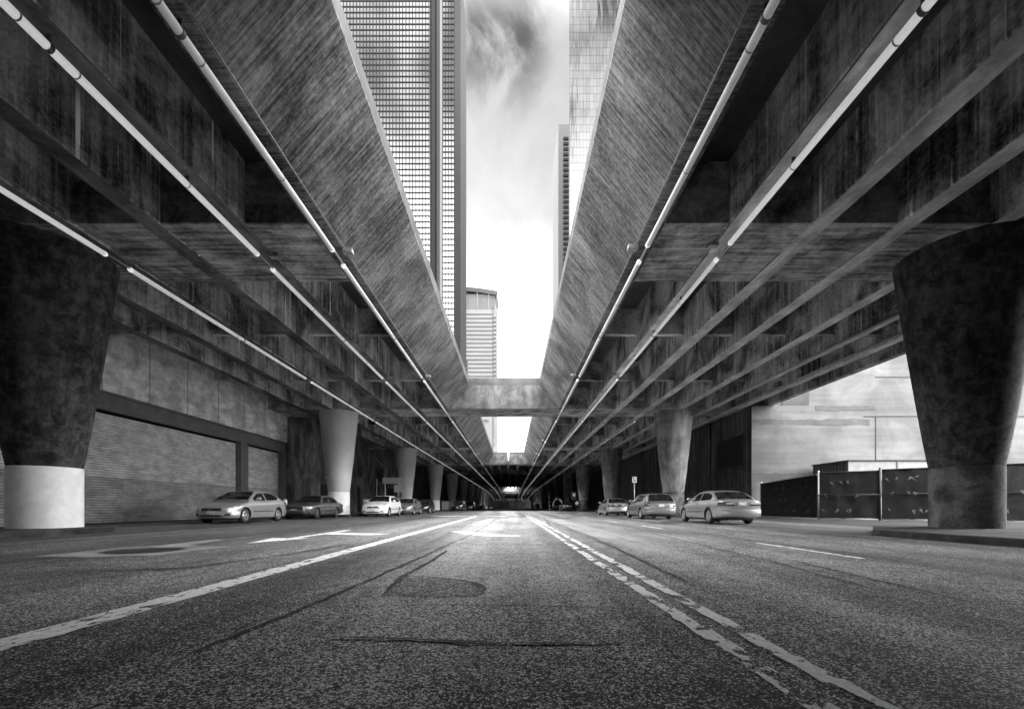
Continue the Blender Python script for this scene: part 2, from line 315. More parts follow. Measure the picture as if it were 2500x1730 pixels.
class MB:
    def __init__(s): s.v = []; s.f = []
    def add(s, vs, fs):
        b = len(s.v); s.v += [tuple(p) for p in vs]; s.f += [tuple(i + b for i in f) for f in fs]; return s
    def box(s, x0, x1, y0, y1, z0, z1):
        v = [(x0, y0, z0), (x1, y0, z0), (x1, y1, z0), (x0, y1, z0), (x0, y0, z1), (x1, y0, z1), (x1, y1, z1), (x0, y1, z1)]
        return s.add(v, [(0, 3, 2, 1), (4, 5, 6, 7), (0, 1, 5, 4), (1, 2, 6, 5), (2, 3, 7, 6), (3, 0, 4, 7)])
    def sweep(s, prof, ys, bend=True, dx=None):
        """prof: [(x,z)] counter-clockwise seen from -Y; swept along Y"""
        n = len(prof); b = []
        for y in ys:
            d = drop(y) if bend else 0
            b += [(x, y, z + d) for x, z in prof]
        f = []
        for i in range(len(ys) - 1):
            for j in range(n):
                a, c = i * n + j, i * n + (j + 1) % n
                f.append((a, c, c + n, a + n))
        f.append(tuple(range(n - 1, -1, -1))); f.append(tuple((len(ys) - 1) * n + j for j in range(n)))
        return s.add(b, f)
    def sheet(s, x0, x1, ys, z, bend=True):
        b = []; f = []
        for y in ys:
            d = drop(y) if bend else 0
            b += [(x0, y, z + d), (x1, y, z + d)]
        for i in range(len(ys) - 1): f.append((2 * i, 2 * i + 1, 2 * i + 3, 2 * i + 2))
        return s.add(b, f)
    def tube(s, pts, r, n=12, caps=True):
        pts = [Vector(p) for p in pts]; rs = r if isinstance(r, (list, tuple)) else [r] * len(pts)
        b = []; f = []; up0 = None
        for i, p in enumerate(pts):
            d = (pts[min(i + 1, len(pts) - 1)] - pts[max(i - 1, 0)]).normalized()
            ref = Vector((0, 0, 1)) if abs(d.z) < 0.95 else Vector((1, 0, 0))
            u = d.cross(ref).normalized(); q = u.cross(d)
            for k in range(n):
                a = 2 * math.pi * k / n; b.append(p + (u * math.cos(a) + q * math.sin(a)) * rs[i])
        for i in range(len(pts) - 1):
            for k in range(n):
                a, c = i * n + k, i * n + (k + 1) % n
                f.append((a, c, c + n, a + n))
        if caps: f.append(tuple(range(n - 1, -1, -1))); f.append(tuple((len(pts) - 1) * n + k for k in range(n)))
        return s.add(b, f)
    def lathe(s, prof, n=48, cx=0, cy=0, capb=True, capt=True):
        b = []; f = []
        for r, z in prof:
            for k in range(n):
                a = 2 * math.pi * k / n; b.append((cx + r * math.cos(a), cy + r * math.sin(a), z))
        for i in range(len(prof) - 1):
            for k in range(n):
                a, c = i * n + k, i * n + (k + 1) % n
                f.append((a, c, c + n, a + n))
        if capb: f.append(tuple(range(n - 1, -1, -1)))
        if capt: f.append(tuple((len(prof) - 1) * n + k for k in range(n)))
        return s.add(b, f)
    def poly(s, pts, z0, z1):
        n = len(pts)
        v = [(x, y, z0) for x, y in pts] + [(x, y, z1) for x, y in pts]
        f = [tuple(range(n - 1, -1, -1)), tuple(range(n, 2 * n))] + [(i, (i + 1) % n, (i + 1) % n + n, i + n) for i in range(n)]
        return s.add(v, f)
    def flat(s, pts, z): return s.add([(x, y, z) for x, y in pts], [tuple(range(len(pts)))])
    def ell(s, c, r, n=14, m=8, rz=0.0):
        b = []; f = []; cs, sn = math.cos(rz), math.sin(rz)
        for i in range(m + 1):
            t = math.pi * i / m
            for k in range(n):
                a = 2 * math.pi * k / n
                x, y, z = r[0] * math.sin(t) * math.cos(a), r[1] * math.sin(t) * math.sin(a), -r[2] * math.cos(t)
                b.append((c[0] + x * cs - y * sn, c[1] + x * sn + y * cs, c[2] + z))
        for i in range(m):
            for k in range(n):
                a, d = i * n + k, i * n + (k + 1) % n
                f.append((a, d, d + n, a + n))
        return s.add(b, f)
    def mesh(s, name, smooth=False, angle=None, bevel=0.0, fix=True):
        me = bpy.data.meshes.new(name); me.from_pydata(s.v, [], s.f); me.validate()
        bm = bmesh.new(); bm.from_mesh(me)
        bmesh.ops.remove_doubles(bm, verts=bm.verts, dist=1e-5)
        if fix: bmesh.ops.recalc_face_normals(bm, faces=bm.faces)
        if bevel:
            es = [e for e in bm.edges if len(e.link_faces) == 2 and e.calc_face_angle(0) > 0.5]
            bmesh.ops.bevel(bm, geom=es, offset=bevel, segments=2, affect='EDGES', profile=0.6)
        for f in bm.faces: f.smooth = smooth
        bm.to_mesh(me); bm.free()
        if smooth and angle: me.set_sharp_from_angle(angle=angle)
        return me
    def obj(s, name, mat, parent=None, **k): return link(name, s.mesh(name, **k), mat, parent)

def stations(a, b, bays=None):
    ys = [a]; y = a
    while y < b - 1e-6:
        y = min(b, y + (6.0 if y >= 150 else 12.0)); ys.append(y)
    return ys

# ------------------------------------------------------------------ ground and road
Y_FAR = [-80, 0, 60, 120] + list(range(150, 331, 6)) + [400, 800, 3000]
g = MB(); g.sheet(-3000, 3000, Y_FAR, -0.03)
tag(g.obj('ground', MAT['ground']), 'pale ground reaching to the horizon around the street', None, kind='structure')
g = MB(); g.sheet(-3000, 3000, [-3000, -80], -0.03)
tag(g.obj('ground', MAT['ground']), 'pale ground behind the camera', None, kind='structure')
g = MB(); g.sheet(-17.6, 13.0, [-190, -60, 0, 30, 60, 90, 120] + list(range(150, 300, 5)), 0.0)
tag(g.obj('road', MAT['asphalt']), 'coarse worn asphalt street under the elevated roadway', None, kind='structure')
g = MB(); g.sheet(13.0, 60.0, [-190, 0, 31.2], 0.0)
tag(g.obj('side_lot', MAT['lot']), 'plain paved side lot in front of the dark fence', None, kind='structure')

# kerb islands under the columns
D0, BAY = 12.3, 20.8
XL, XR = -12.72, 12.38
COLY = [D0 + BAY * i for i in range(13)]
def rounded(x0, x1, y0, y1, r, n=6):
    pts = []
    for cx, cy, a0 in ((x1 - r, y0 + r, -90), (x1 - r, y1 - r, 0), (x0 + r, y1 - r, 90), (x0 + r, y0 + r, 180)):
        for i in range(n + 1):
            a = R(a0 + 90 * i / n); pts.append((cx + r * math.cos(a), cy + r * math.sin(a)))
    return pts
def island(pts, label, dz=0.0):
    m = MB(); m.poly(pts, -0.05 + dz, 0.15 + dz)
    o = m.obj('kerb_island', MAT['kerb'], bevel=0.025); tag(o, label, 'kerb island', 'kerb islands around the column feet')
island(rounded(-14.3, -11.25, 3.0, 13.7, 1.4), 'long kerb island with rounded end under the near left white-footed column')
island([(9.05, 2.0), (15.5, 2.0), (15.5, 13.6), (10.9, 13.6), (9.05, 11.3)], 'long concrete kerb island under the near right bare concrete column')
for i, y in enumerate(COLY[1:7]):
    dz = drop(y); o = ['second', 'third', 'fourth', 'fifth', 'sixth', 'seventh'][i]
    island(rounded(-14.0, -11.3, y - 2.2, y + 2.0, 0.7), 'low kerb island around the foot of the %s column on the left' % o, dz)
    island(rounded(10.9, 13.5, y - 2.2, y + 2.0, 0.7), 'low kerb island around the foot of the %s column on the right' % o, dz)

# ------------------------------------------------------------------ columns
ORD = ['first', 'second', 'third', 'fourth', 'fifth', 'sixth', 'seventh', 'eighth', 'ninth', 'tenth', 'eleventh', 'twelfth', 'thirteenth', 'fourteenth', 'fifteenth', 'sixteenth', 'seventeenth', 'eighteenth', 'nineteenth', 'twentieth', 'twenty-first', 'twenty-second', 'twenty-third', 'twenty-fourth', 'twenty-fifth']
RB, RT = 0.76, 1.38
ZB = 1.78
def shaft_prof(RT=RT):
    p = []
    for i in range(13):
        t = i / 12; z = ZB + (7.55 - ZB) * t
        p.append((RB - 0.012 + (RT - RB) * (t ** 0.92), z))
    p.append((RT - 0.015, 7.60)); p.append((RT - 0.06, 7.63))
    return p
me_shaft = MB().lathe(shaft_prof(), 64).mesh('shaft', True, R(40))
me_foot = MB().lathe([(RB, 0.0), (RB, ZB - 0.02), (RB - 0.02, ZB)], 64).mesh('foot_band', True, R(40))
me_foot2 = me_foot.copy(); me_shaft2 = me_shaft.copy()
me_shaft1 = MB().lathe(shaft_prof(1.54), 64).mesh('shaft', True, R(40)); me_shaft1.materials.append(MAT['column'])
for me, mt in ((me_shaft, 'column_mid'), (me_shaft2, 'columnpaint'), (me_foot, 'white'), (me_foot2, 'band')): me.materials.append(MAT[mt])
def column(i, side):
    y = COLY[i]; x = XL if side < 0 else XR if i == 0 else 11.85; s = 'left' if side < 0 else 'right'
    if i == 0 and side < 0: lab = 'massive tapered dark concrete column with glaring white painted foot, nearest on the left'
    elif i == 0: lab = 'massive tapered dark concrete column with bare concrete foot, nearest on the right'
    elif side < 0: lab = 'grey painted tapered column with white foot, %s in the left row' % ORD[i]
    else: lab = 'bare concrete tapered column, %s in the right row' % ORD[i]
    if i == 1 and side < 0: lab = 'pale grey tapered column with white foot behind the dark square sedan'
    if i == 1 and side > 0: lab = 'bare concrete tapered column behind the wagon and the silver sedan'
    t = thing('column', (x, y, 0.15 + drop(y)), lab, 'column', 'tapered columns in two rows along the street')
    a = link('shaft', me_shaft1 if i == 0 else me_shaft if side > 0 else me_shaft2, None, t); a.location.z = -0.15
    if side < 0: a['label'] = 'dark mottled concrete shaft' if i == 0 else 'pale grey painted shaft'
    b = link('foot_band', me_foot if side < 0 else me_foot2, None, t)
    b.scale = (1, 1, (ZB - 0.15) / ZB)
for i in range(len(COLY)):
    column(i, -1); column(i, 1)

# ------------------------------------------------------------------ elevated roadway
ZS = 7.58          # girder soffit
ZSL = 9.10         # slab soffit
deck = thing('elevated_roadway', (0, 0, 0), 'dark concrete elevated roadway on girders, split by a long opening to the sky', 'bridge')
DY0, DY1 = -190.0, 299.5  # unseen stretch behind the camera added to keep stray light out
ALL = stations(DY0, DY1)
OPEN = [(7.4, 31.9), (34.8, 73.2), (172.0, 222.0)]  # first opening begins overhead out of view, shaped to darken the near road
FLX, FLT = -4.49, -3.05     # left inclined edge, bottom and top
FRX, FRT = 3.27, 1.91
# slabs
m = MB(); m.sweep([(-17.3, ZSL), (-3.25, ZSL), (-3.25, ZSL + 0.22), (-17.3, ZSL + 0.22)], ALL); m.obj('deck_slab', MAT['slab'], deck)
m = MB(); m.sweep([(2.1, ZSL), (18.0, ZSL), (18.0, ZSL + 0.22), (2.1, ZSL + 0.22)], ALL); m.obj('deck_slab', MAT['slab'], deck)
for a, b in ((DY0, OPEN[0][0]), (OPEN[1][1] + 2.9, OPEN[2][0]), (OPEN[2][1] + 2.8, DY1)):
    m = MB(); m.sweep([(-3.25, ZSL + 0.01), (2.1, ZSL + 0.01), (2.1, ZSL + 0.2), (-3.25, ZSL + 0.2)], stations(a, b)); m.obj('deck_slab', MAT['slab'], deck)
# girders
def gprof(x, hw=0.25, z0=ZS, z1=ZSL + 0.004, c=0.025): return [(x - hw, z0 + c), (x - hw + c, z0), (x + hw - c, z0), (x + hw, z0 + c), (x + hw, z1), (x - hw, z1)]
GX = [-6.74, -8.80, -10.96, -12.9, -14.85, 5.52, 7.51, 9.64, 11.87, 13.93, 15.92]
for x in GX:
    go = MB().sweep(gprof(x), ALL).obj('girder', MAT['girder'], deck)
    MB().sweep([(x - .222, ZS - .004), (x + .222, ZS - .004), (x + .222, ZS + .002), (x - .222, ZS + .002)], ALL).obj('soffit', MAT['soffit' if x > 0 else 'soffit_shaded'], go)  # right soffits take the lit copy, left ones the shaded copy
MB().sweep(gprof(17.82, 0.18, ZS + 0.1), ALL).obj('edge_girder', MAT['girder'], deck)
MB().sweep([(-3.9, ZS), (-3.5, ZS), (-3.5, ZSL + .005), (-3.9, ZSL + .005)], stations(OPEN[1][1] + 2.9, OPEN[2][0])).obj('girder', MAT['girder'], deck)
for x in (-2.2, -0.6, 1.0):
    MB().sweep(gprof(x, 0.22), stations(OPEN[1][1] + 2.9, OPEN[2][0])).obj('girder', MAT['girder'], deck)
# inclined edges of the opening with upright rims
for a, b in [(DY0, 31.95), (34.75, 73.25), (75.9, 172.0), (172.0, 222.0), (224.8, DY1)]:
    ys = stations(a, b)
    MB().sweep([(-4.94, ZS), (FLX - .02, ZS), (FLX, ZS + 0.02), (FLT, 9.26), (FLT, 9.30), (-3.3, 9.34), (-4.94, 9.34)], ys).obj('sloped_edge_beam', MAT['fascia'], deck)
    MB().sweep([(FRX + .02, ZS), (3.72, ZS), (3.72, 9.34), (2.16, 9.34), (FRT, 9.30), (FRT, 9.26), (FRX, ZS + 0.02)], ys).obj('sloped_edge_beam', MAT['fascia'], deck)
    MB().sweep([(-3.33, 9.26), (FLT - 0.03, 9.305), (FLT - 0.03, 9.78), (-3.33, 9.78)], ys).obj('rim_parapet', MAT['rim'], deck)
    MB().sweep([(FRT + 0.03, 9.305), (2.19, 9.26), (2.19, 9.78), (FRT + 0.03, 9.78)], ys).obj('rim_parapet', MAT['rim'], deck)
# crosshead over every pair of columns
def crosshead(y, through):
    y0, y1 = y - 1.35, y + 1.5; z0 = ZS + 0.02; d = drop(y)
    m = MB()
    if through:
        m.box(-17.25, 17.6, y0, y1, z0 + d, ZSL + 0.01 + d)
        m.obj('crosshead', MAT['cap'], deck, bevel=0.02)
    else:
        MB().box(-17.25, -4.9, y0, y1, z0 + d, ZSL + 0.01 + d).obj('crosshead', MAT['cap'], deck, bevel=0.02)
        MB().box(3.68, 17.6, y0, y1, z0 + d, ZSL + 0.01 + d).obj('crosshead', MAT['cap'], deck, bevel=0.02)
for i, y in enumerate(COLY):
    crosshead(y, i not in (0, 2, 8))
# upper walls of the cross beams that close the openings
for y0, top in ((COLY[1] - 1.36, 9.78), (COLY[3] - 1.36, 9.55), (COLY[10] - 1.5, 9.6)):
    d = drop(y0)
    m = MB(); m.box(-4.5, 3.3, y0 - 0.03, y0 + 0.35, ZS + 0.023 + d, 9.26 + d); m.obj('end_wall', MAT['endwall'], deck)
    m = MB(); m.box(-3.1, 1.95, y0 + 0.03, y0 + 0.3, 9.27 + d, top + d); m.obj('rim_parapet', MAT['rim'], deck)
for y0, y1 in ((COLY[1] - 1.01, COLY[1] + 1.5), (COLY[3] - 1.01, COLY[3] + 1.5)):
    m = MB(); m.box(-3.3, 2.2, y0, y1, ZSL + 0.012, 9.3); m.obj('deck_slab', MAT['slab'], deck)
# diaphragms
for i in range(-3, len(COLY) - 1):
    for t in (1 / 3, 2 / 3):
        y = D0 + BAY * (i + t); d = drop(y)
        MB().box(-17.2, -4.88, y - 0.14, y + 0.14, 8.02 + d, ZSL + 0.003 + d).obj('diaphragm', MAT['girder'], deck)
        MB().box(3.66, 17.7, y - 0.14, y + 0.14, 8.02 + d, ZSL + 0.003 + d).obj('diaphragm', MAT['girder'], deck)
for y in (D0 - BAY, D0 - 2 * BAY): crosshead(y, True)
# guard rail on the far cross beam
rl = thing('guard_rail', (-0.6, COLY[3] - 1.2, 9.55), 'thin steel guard rail with rounded posts on the far cross beam', 'railing')
m = MB(); m.tube([(-2.3, 0, 0.72), (2.3, 0, 0.72)], 0.035).tube([(-2.3, 0, 0.40), (2.3, 0, 0.40)], 0.025); m.obj('rail', MAT['conduit'], rl, smooth=True)
for x in (-2.3, -0.85, 0.7, 2.1):
    MB().tube([(x, 0, -0.02), (x, 0, 0.74)], 0.04).obj('post', MAT['conduit'], rl, smooth=True)
# pipe with a clamp on the far end wall
pp = thing('drain_pipe', (-0.58, COLY[3] - 1.44, 7.9), 'white drain pipe with clamp and dangling cable on the far cross beam', 'pipe')
m = MB(); m.tube([(0, 0, 0.25), (0, 0, 1.75)], 0.085); m.obj('pipe', plain('white_pipe', 0.85, 0.4), pp, smooth=True)
m = MB(); m.box(-0.3, 0.3, -0.10, 0.06, 0.10, 0.24); m.box(-0.34, -0.14, -0.12, 0.06, 0.30, 0.55); m.box(0.14, 0.34, -0.12, 0.06, 0.30, 0.55); m.obj('clamp', MAT['clamp'], pp)
m = MB(); m.tube([(0.3, -0.05, 0.45), (0.55, -0.08, 0.5), (0.85, -0.08, 0.3), (0.8, -0.08, -0.1), (0.55, -0.08, -0.15), (0.5, -0.08, 0.15), (0.6, -0.08, 0.4)], 0.025, 6); m.obj('cable', MAT['clamp'], pp, smooth=True)

# ------------------------------------------------------------------ tube lights under the girders
ROWS = [('L1', -4.68, 'left inner row', -0.2, 'tube'), ('L2', -6.74, 'second left row', 0.0, 'tube_bright'), ('L3', -10.76, 'outer left row', 0.0, 'tube_bright'),
        ('R1', 3.47, 'right inner row', -0.4, 'tube'), ('R2', 5.53, 'second right row', -0.5, 'tube_bright'), ('R3', 9.64, 'outer right row', -0.3, 'tube')]
ZT = 7.39; GAP = 11.5
def light(x, y0, y1, mat, label, grp, first):
    yc = (y0 + y1) / 2; L = y1 - y0; d = drop(yc); sl = math.atan2(drop(y1) - drop(y0), L)
    t = thing('tube_light', (x, yc, ZT + d), label, 'tube light', grp); t.rotation_euler = (sl, 0, 0)
    far = yc > 95
    n = 16 if not far else 8
    h = L / 2
    seg = [-h + 0.05, -h * 0.52, -0.42, 0.0, 0.42, h * 0.52, h - 0.05] if not far else [-h + .05, h - .05]
    for a, b in zip(seg, seg[1:]):
        MB().tube([(0, a + 0.006, 0), (0, b - 0.006, 0)], 0.064, n).obj('tube', MAT[mat], t, smooth=True, angle=R(50))
    if not far:
        for a in seg[1:-1]:
            big = abs(a) < 0.01
            MB().tube([(0, a - (0.03 if big else 0.012), 0), (0, a + (0.03 if big else 0.012), 0)], 0.076 if big else 0.067, n).obj('coupling', MAT['clamp'] if big else MAT['conduit'], t, smooth=True, angle=R(50))
        for a in seg[1:-1:2]:
            MB().box(-0.03, 0.03, a - 0.015, a + 0.015, 0.06, 0.187).obj('hanger', MAT['clamp'], t)
    for sgn in (-1, 1):
        m = MB(); m.ell((0, sgn * (h - 0.05), 0), (0.069, 0.09, 0.069), 12, 8); m.obj('end_cap', MAT['lamp_end'], t, smooth=True)
    if not far:
        m = MB(); m.tube([(0.02, h + 0.04, 0.02), (0.02, h + 0.76, 0.02)], 0.028, 8); m.obj('link_pipe', MAT['galv'], t, smooth=True)
        m = MB(); m.box(0.16 if x < 0 else -0.42, 0.42 if x < 0 else -0.16, h + 0.25, h + 0.42, 0.10, 0.205); m.obj('junction_box', MAT['galv'], t, bevel=0.01)
    sx = 1 if x < 0 else -1
    m = MB(); m.tube([(sx * 0.235, -h, 0.165), (sx * 0.235, h, 0.165), (sx * 0.28, h + 0.35, 0.165)], 0.016, 6); m.obj('conduit', MAT['conduit'], t, smooth=True)
for key, x, nm, off, mat in ROWS:
    k = 0
    y = 12.3 + off - 2 * GAP
    while y + GAP < 280:
        a, b = y + 0.36, y + GAP - 0.36; y += GAP
        if key == 'R3' and a < 28: continue
        if b < -2: continue
        lab = 'white tube light, %s from the camera in the %s' % (ORD[k], nm)
        mt = mat if mat == 'tube' else 'tube_bright' if -1 < (a + b) / 2 < 14 else 'tube_mid'
        light(x, a, b, mt, lab, 'tube lights in the ' + nm, k == 0); k += 1

# ------------------------------------------------------------------ left building with roller shutters
XW = -17.2
bl = thing('warehouse', (XW, 20, 0), 'light concrete warehouse wall with two big roller shutters on the left', 'building')
def inb(m, name, mat, **k):
    o = m.obj(name, mat, bl, **k); o.location = (-XW, -20, 0); return o
Y1, Y2, Y3, Y4, YE = 13.0, 28.7, 29.5, 33.9, 34.5
m = MB()
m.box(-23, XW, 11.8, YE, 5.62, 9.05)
m.box(-23, XW, -190, 11.8, -0.2, 9.05)  # out-of-view length, run far back to keep stray light out
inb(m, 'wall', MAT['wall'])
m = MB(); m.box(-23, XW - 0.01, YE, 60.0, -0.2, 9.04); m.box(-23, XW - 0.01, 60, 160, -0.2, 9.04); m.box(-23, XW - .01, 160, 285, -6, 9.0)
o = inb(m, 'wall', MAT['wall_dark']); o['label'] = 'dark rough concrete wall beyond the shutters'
m = MB(); m.box(XW - 0.34, XW - 0.10, 11.8, YE, 4.84, 5.62); m.box(XW - 0.34, XW - 0.02, 11.8, YE, 5.50, 5.6); inb(m, 'lintel', MAT['lintel'])
for a, b in ((Y2, Y3), (Y4, YE), (11.8, Y1)):
    m = MB(); m.box(XW - 0.4, XW - 0.06, a, b, 0.0, 4.84); inb(m, 'frame_post', MAT['lintel'])
m = MB(); m.box(-23, XW - 0.9, 11.8, YE, -0.1, 5.62); inb(m, 'back_wall', MAT['black'])
def shutter(a, b):
    m = MB(); z = 0.02; p = []
    pitch = 0.11
    n = int(4.80 / pitch)
    vs = []; fs = []
    for i in range(n):
        z0 = 0.02 + i * pitch
        for dz, dx in ((0, 0.0), (pitch * 0.25, 0.028), (pitch * 0.72, 0.028), (pitch * 0.93, 0.0)):
            vs += [(XW - 0.42 + dx, a + 0.02, z0 + dz), (XW - 0.42 + dx, b - 0.02, z0 + dz)]
    for i in range(len(vs) // 2 - 1): fs.append((2 * i, 2 * i + 1, 2 * i + 3, 2 * i + 2))
    m.add(vs, fs); sh = inb(m, 'roller_shutter', MAT['shutter'])
    return sh
shutter(Y1, Y2); shutter(Y3, Y4)
# joints in the concrete above the lintel
for y in (16.4, 18.9, 21.4, 23.9, 26.4, 28.9, 31.4):
    m = MB(); m.box(XW - 0.01, XW + 0.004, y - 0.02, y + 0.02, 5.64, 9.0); inb(m, 'wall_joint', MAT['wall_dark'])
# doors and openings in the dark wall
def opening(y0, y1, z0, z1, name, mat='black', dx=0.02):
    m = MB(); m.box(XW - 0.12, XW + dx, y0 - 0.09, y1 + 0.09, z0, z1 + 0.1); fr = inb(m, name, MAT['steel_dark'])
    m = MB(); m.box(XW - 0.05, XW + dx + 0.012, y0, y1, z0 + 0.02, z1); p = m.obj('panel', MAT[mat], fr); return fr
d1 = opening(40.6, 41.8, 0.14, 2.75, 'door')
m = MB(); m.ell((XW + 0.05, 41.15, 1.35), (0.03, 0.2, 0.28), 16, 8); m.obj('door_sign', MAT['plate'], d1, smooth=True)
opening(42.6, 46.0, 0.14, 2.75, 'doorway')
opening(50.2, 51.0, 0.14, 2.9, 'door'); opening(56.6, 58.3, 0.14, 3.4, 'door'); opening(50.4, 51.5, 4.1, 5.3, 'window'); opening(57.2, 59.8, 3.9, 5.6, 'window'); opening(62.5, 65.5, 0.14, 3.3, 'doorway')
opening(42.6, 45.4, 4.2, 7.0, 'window')
m = MB(); m.tube([(XW + 0.1, 60.7, 0.1), (XW + 0.1, 60.7, 5.9), (XW + 0.1, 56.5, 6.7)], 0.11, 10); inb(m, 'downpipe', MAT['galv'], smooth=True)
wl = thing('wall_lamp', (XW + 0.18, 41.2, 3.35), 'small pale lamp over the dark door on the left wall', 'lamp')
m = MB(); m.ell((0, 0, 0), (0.17, 0.17, 0.14)); m.obj('lamp_globe', plain('opal_lamp', 0.8, 0.3), wl, smooth=True)
m = MB(); m.box(-0.2, -0.1, -0.07, 0.07, -0.05, 0.12); m.obj('bracket', MAT['steel_dark'], wl)
bo = thing('bollard', (-15.9, 31.6, 0.0), 'short white bollard between the shutters and the silver sedan', 'bollard')
m = MB(); m.lathe([(0.13, 0), (0.13, 1.15), (0.10, 1.22), (0.02, 1.25)], 20); m.obj('post', MAT['white'], bo, smooth=True, angle=R(50))
m = MB(); m.lathe([(0.17, 0), (0.17, 0.04), (0.13, 0.06)], 20); m.obj('base_ring', MAT['kerb'], bo)
ub = thing('utility_box', (-11.35, 35.3, 0.15), 'grey upright utility cabinet beside the pale second left column', 'utility box')
m = MB(); m.box(-0.28, 0.28, -0.22, 0.22, 0, 1.2); m.obj('cabinet', MAT['container'], ub, bevel=0.015)
m = MB(); m.box(-0.22, 0.22, -0.232, -0.215, 0.1, 1.1); dr = m.obj('door', MAT['galv'], ub)
m = MB(); m.box(0.14, 0.18, -0.25, -0.23, 0.55, 0.7); m.obj('handle', MAT['steel_dark'], dr)
ub = thing('utility_box', (-11.3, 76.6, 0.15), 'large grey utility cabinet beside the fourth left column', 'utility box')
m = MB(); m.box(-0.62, 0.62, -0.3, 0.3, 0, 1.55); m.obj('cabinet', MAT['container'], ub, bevel=0.02)
m = MB(); m.box(-0.55, -0.02, -0.312, -0.29, 0.1, 1.45); m.obj('door', MAT['galv'], ub)
m = MB(); m.box(0.02, 0.55, -0.312, -0.29, 0.1, 1.45); m.obj('door', MAT['galv'], ub)

# ------------------------------------------------------------------ right building
rb = thing('concrete_building', (16.5, 31, 0), 'bright board marked concrete building facing us beyond the fence on the right', 'building')
def inr(m, name, mat, **k):
    o = m.obj(name, mat, rb, **k); o.location = (-16.5, -31, 0); return o
m = MB(); m.box(16.5, 20.45, 31.0, 34.0, -0.1, 7.66); m.box(20.45, 48, 31.02, 34.0, -0.1, 22); inr(m, 'front_wall', MAT['pale'])
m = MB(); m.box(16.48, 20.4, 34.0, 60, -0.1, 7.64); m.box(16.6, 20.4, 60, 100, -0.1, 7.6); m.box(16.6, 20.4, 100, 285, -6, 7.6); o = inr(m, 'side_wall', MAT['right_dark']); o['label'] = 'dark streaked side wall running under the roadway'
m = MB(); m.box(16.475, 16.5, 31.01, 34.0, -0.1, 7.65); inr(m, 'side_wall', MAT['right_dark'])
m = MB(); m.box(20.42, 21.0, 34.0, 285, -0.1, 22); inr(m, 'upper_wall', MAT['right_dark'])
m = MB(); m.box(16.40, 16.6, 31.9, 36.2, 3.5, 6.0); w1 = inr(m, 'opening_frame', MAT['right_dark'])
m = MB(); m.box(16.385, 16.5, 32.1, 36.0, 3.65, 5.85); m.obj('dark_opening', MAT['black'], w1)
for y in (37.5, 44, 50.5, 57):
    m = MB(); m.box(16.36, 16.49, y - 0.2, y + 0.2, 0, 7.6); inr(m, 'wall_rib', MAT['right_dark'])
m = MB(); m.box(16.40, 16.485, 34.0, 62, 3.0, 3.2); inr(m, 'ledge', MAT['right_dark'])
for (x0, x1, z0, z1) in ((25.0, 25.05, 3.1, 6.9), (24.2, 40, 6.9, 6.95), (24.4, 40, 3.05, 3.10), (25.0, 40, 9.6, 9.65)):
    m = MB(); m.box(x0, x1, 30.99, 31.03, z0, z1); inr(m, 'wall_joint', MAT['lot'])
def stain(pts, v=0.30):
    m = MB(); n = len(pts)
    m.add([(x, 31.012, z) for x, z in pts] + [(x, 30.997, z) for x, z in pts], [tuple(range(n)), tuple(range(2 * n - 1, n - 1, -1))] + [(i, (i + 1) % n, (i + 1) % n + n, i + n) for i in range(n)])
    inr(m, 'stain_band', MAT['stain'])
MAT['stain'] = concrete('stained_concrete', 0.04, 0.075, (0.6, 0.6, 2.5), 0.5, 0.8)
def wavy(x0, x1, z0, z1, j=0.06):
    xs = [x0 + (x1 - x0) * i / 14 for i in range(15)]
    return [(x, z0 + random.uniform(-j, j)) for x in xs] + [(x, z1 + random.uniform(-j, j)) for x in reversed(xs)]
stain(wavy(16.52, 24.6, 6.35, 6.72)); stain(wavy(20.9, 25.0, 7.35, 7.65, 0.04)); stain(wavy(16.52, 20.3, 2.45, 3.05)); stain(wavy(20.3, 25.0, 2.85, 3.1, 0.03)); stain(wavy(20.4, 22.6, 2.45, 2.7, 0.04))

m = MB(); m.box(18.3, 24, -190, 9.0, -0.1, 9.05); inr(m, 'light_block_wall', MAT['right_dark'])  # unseen wall added right of the view to block sky light

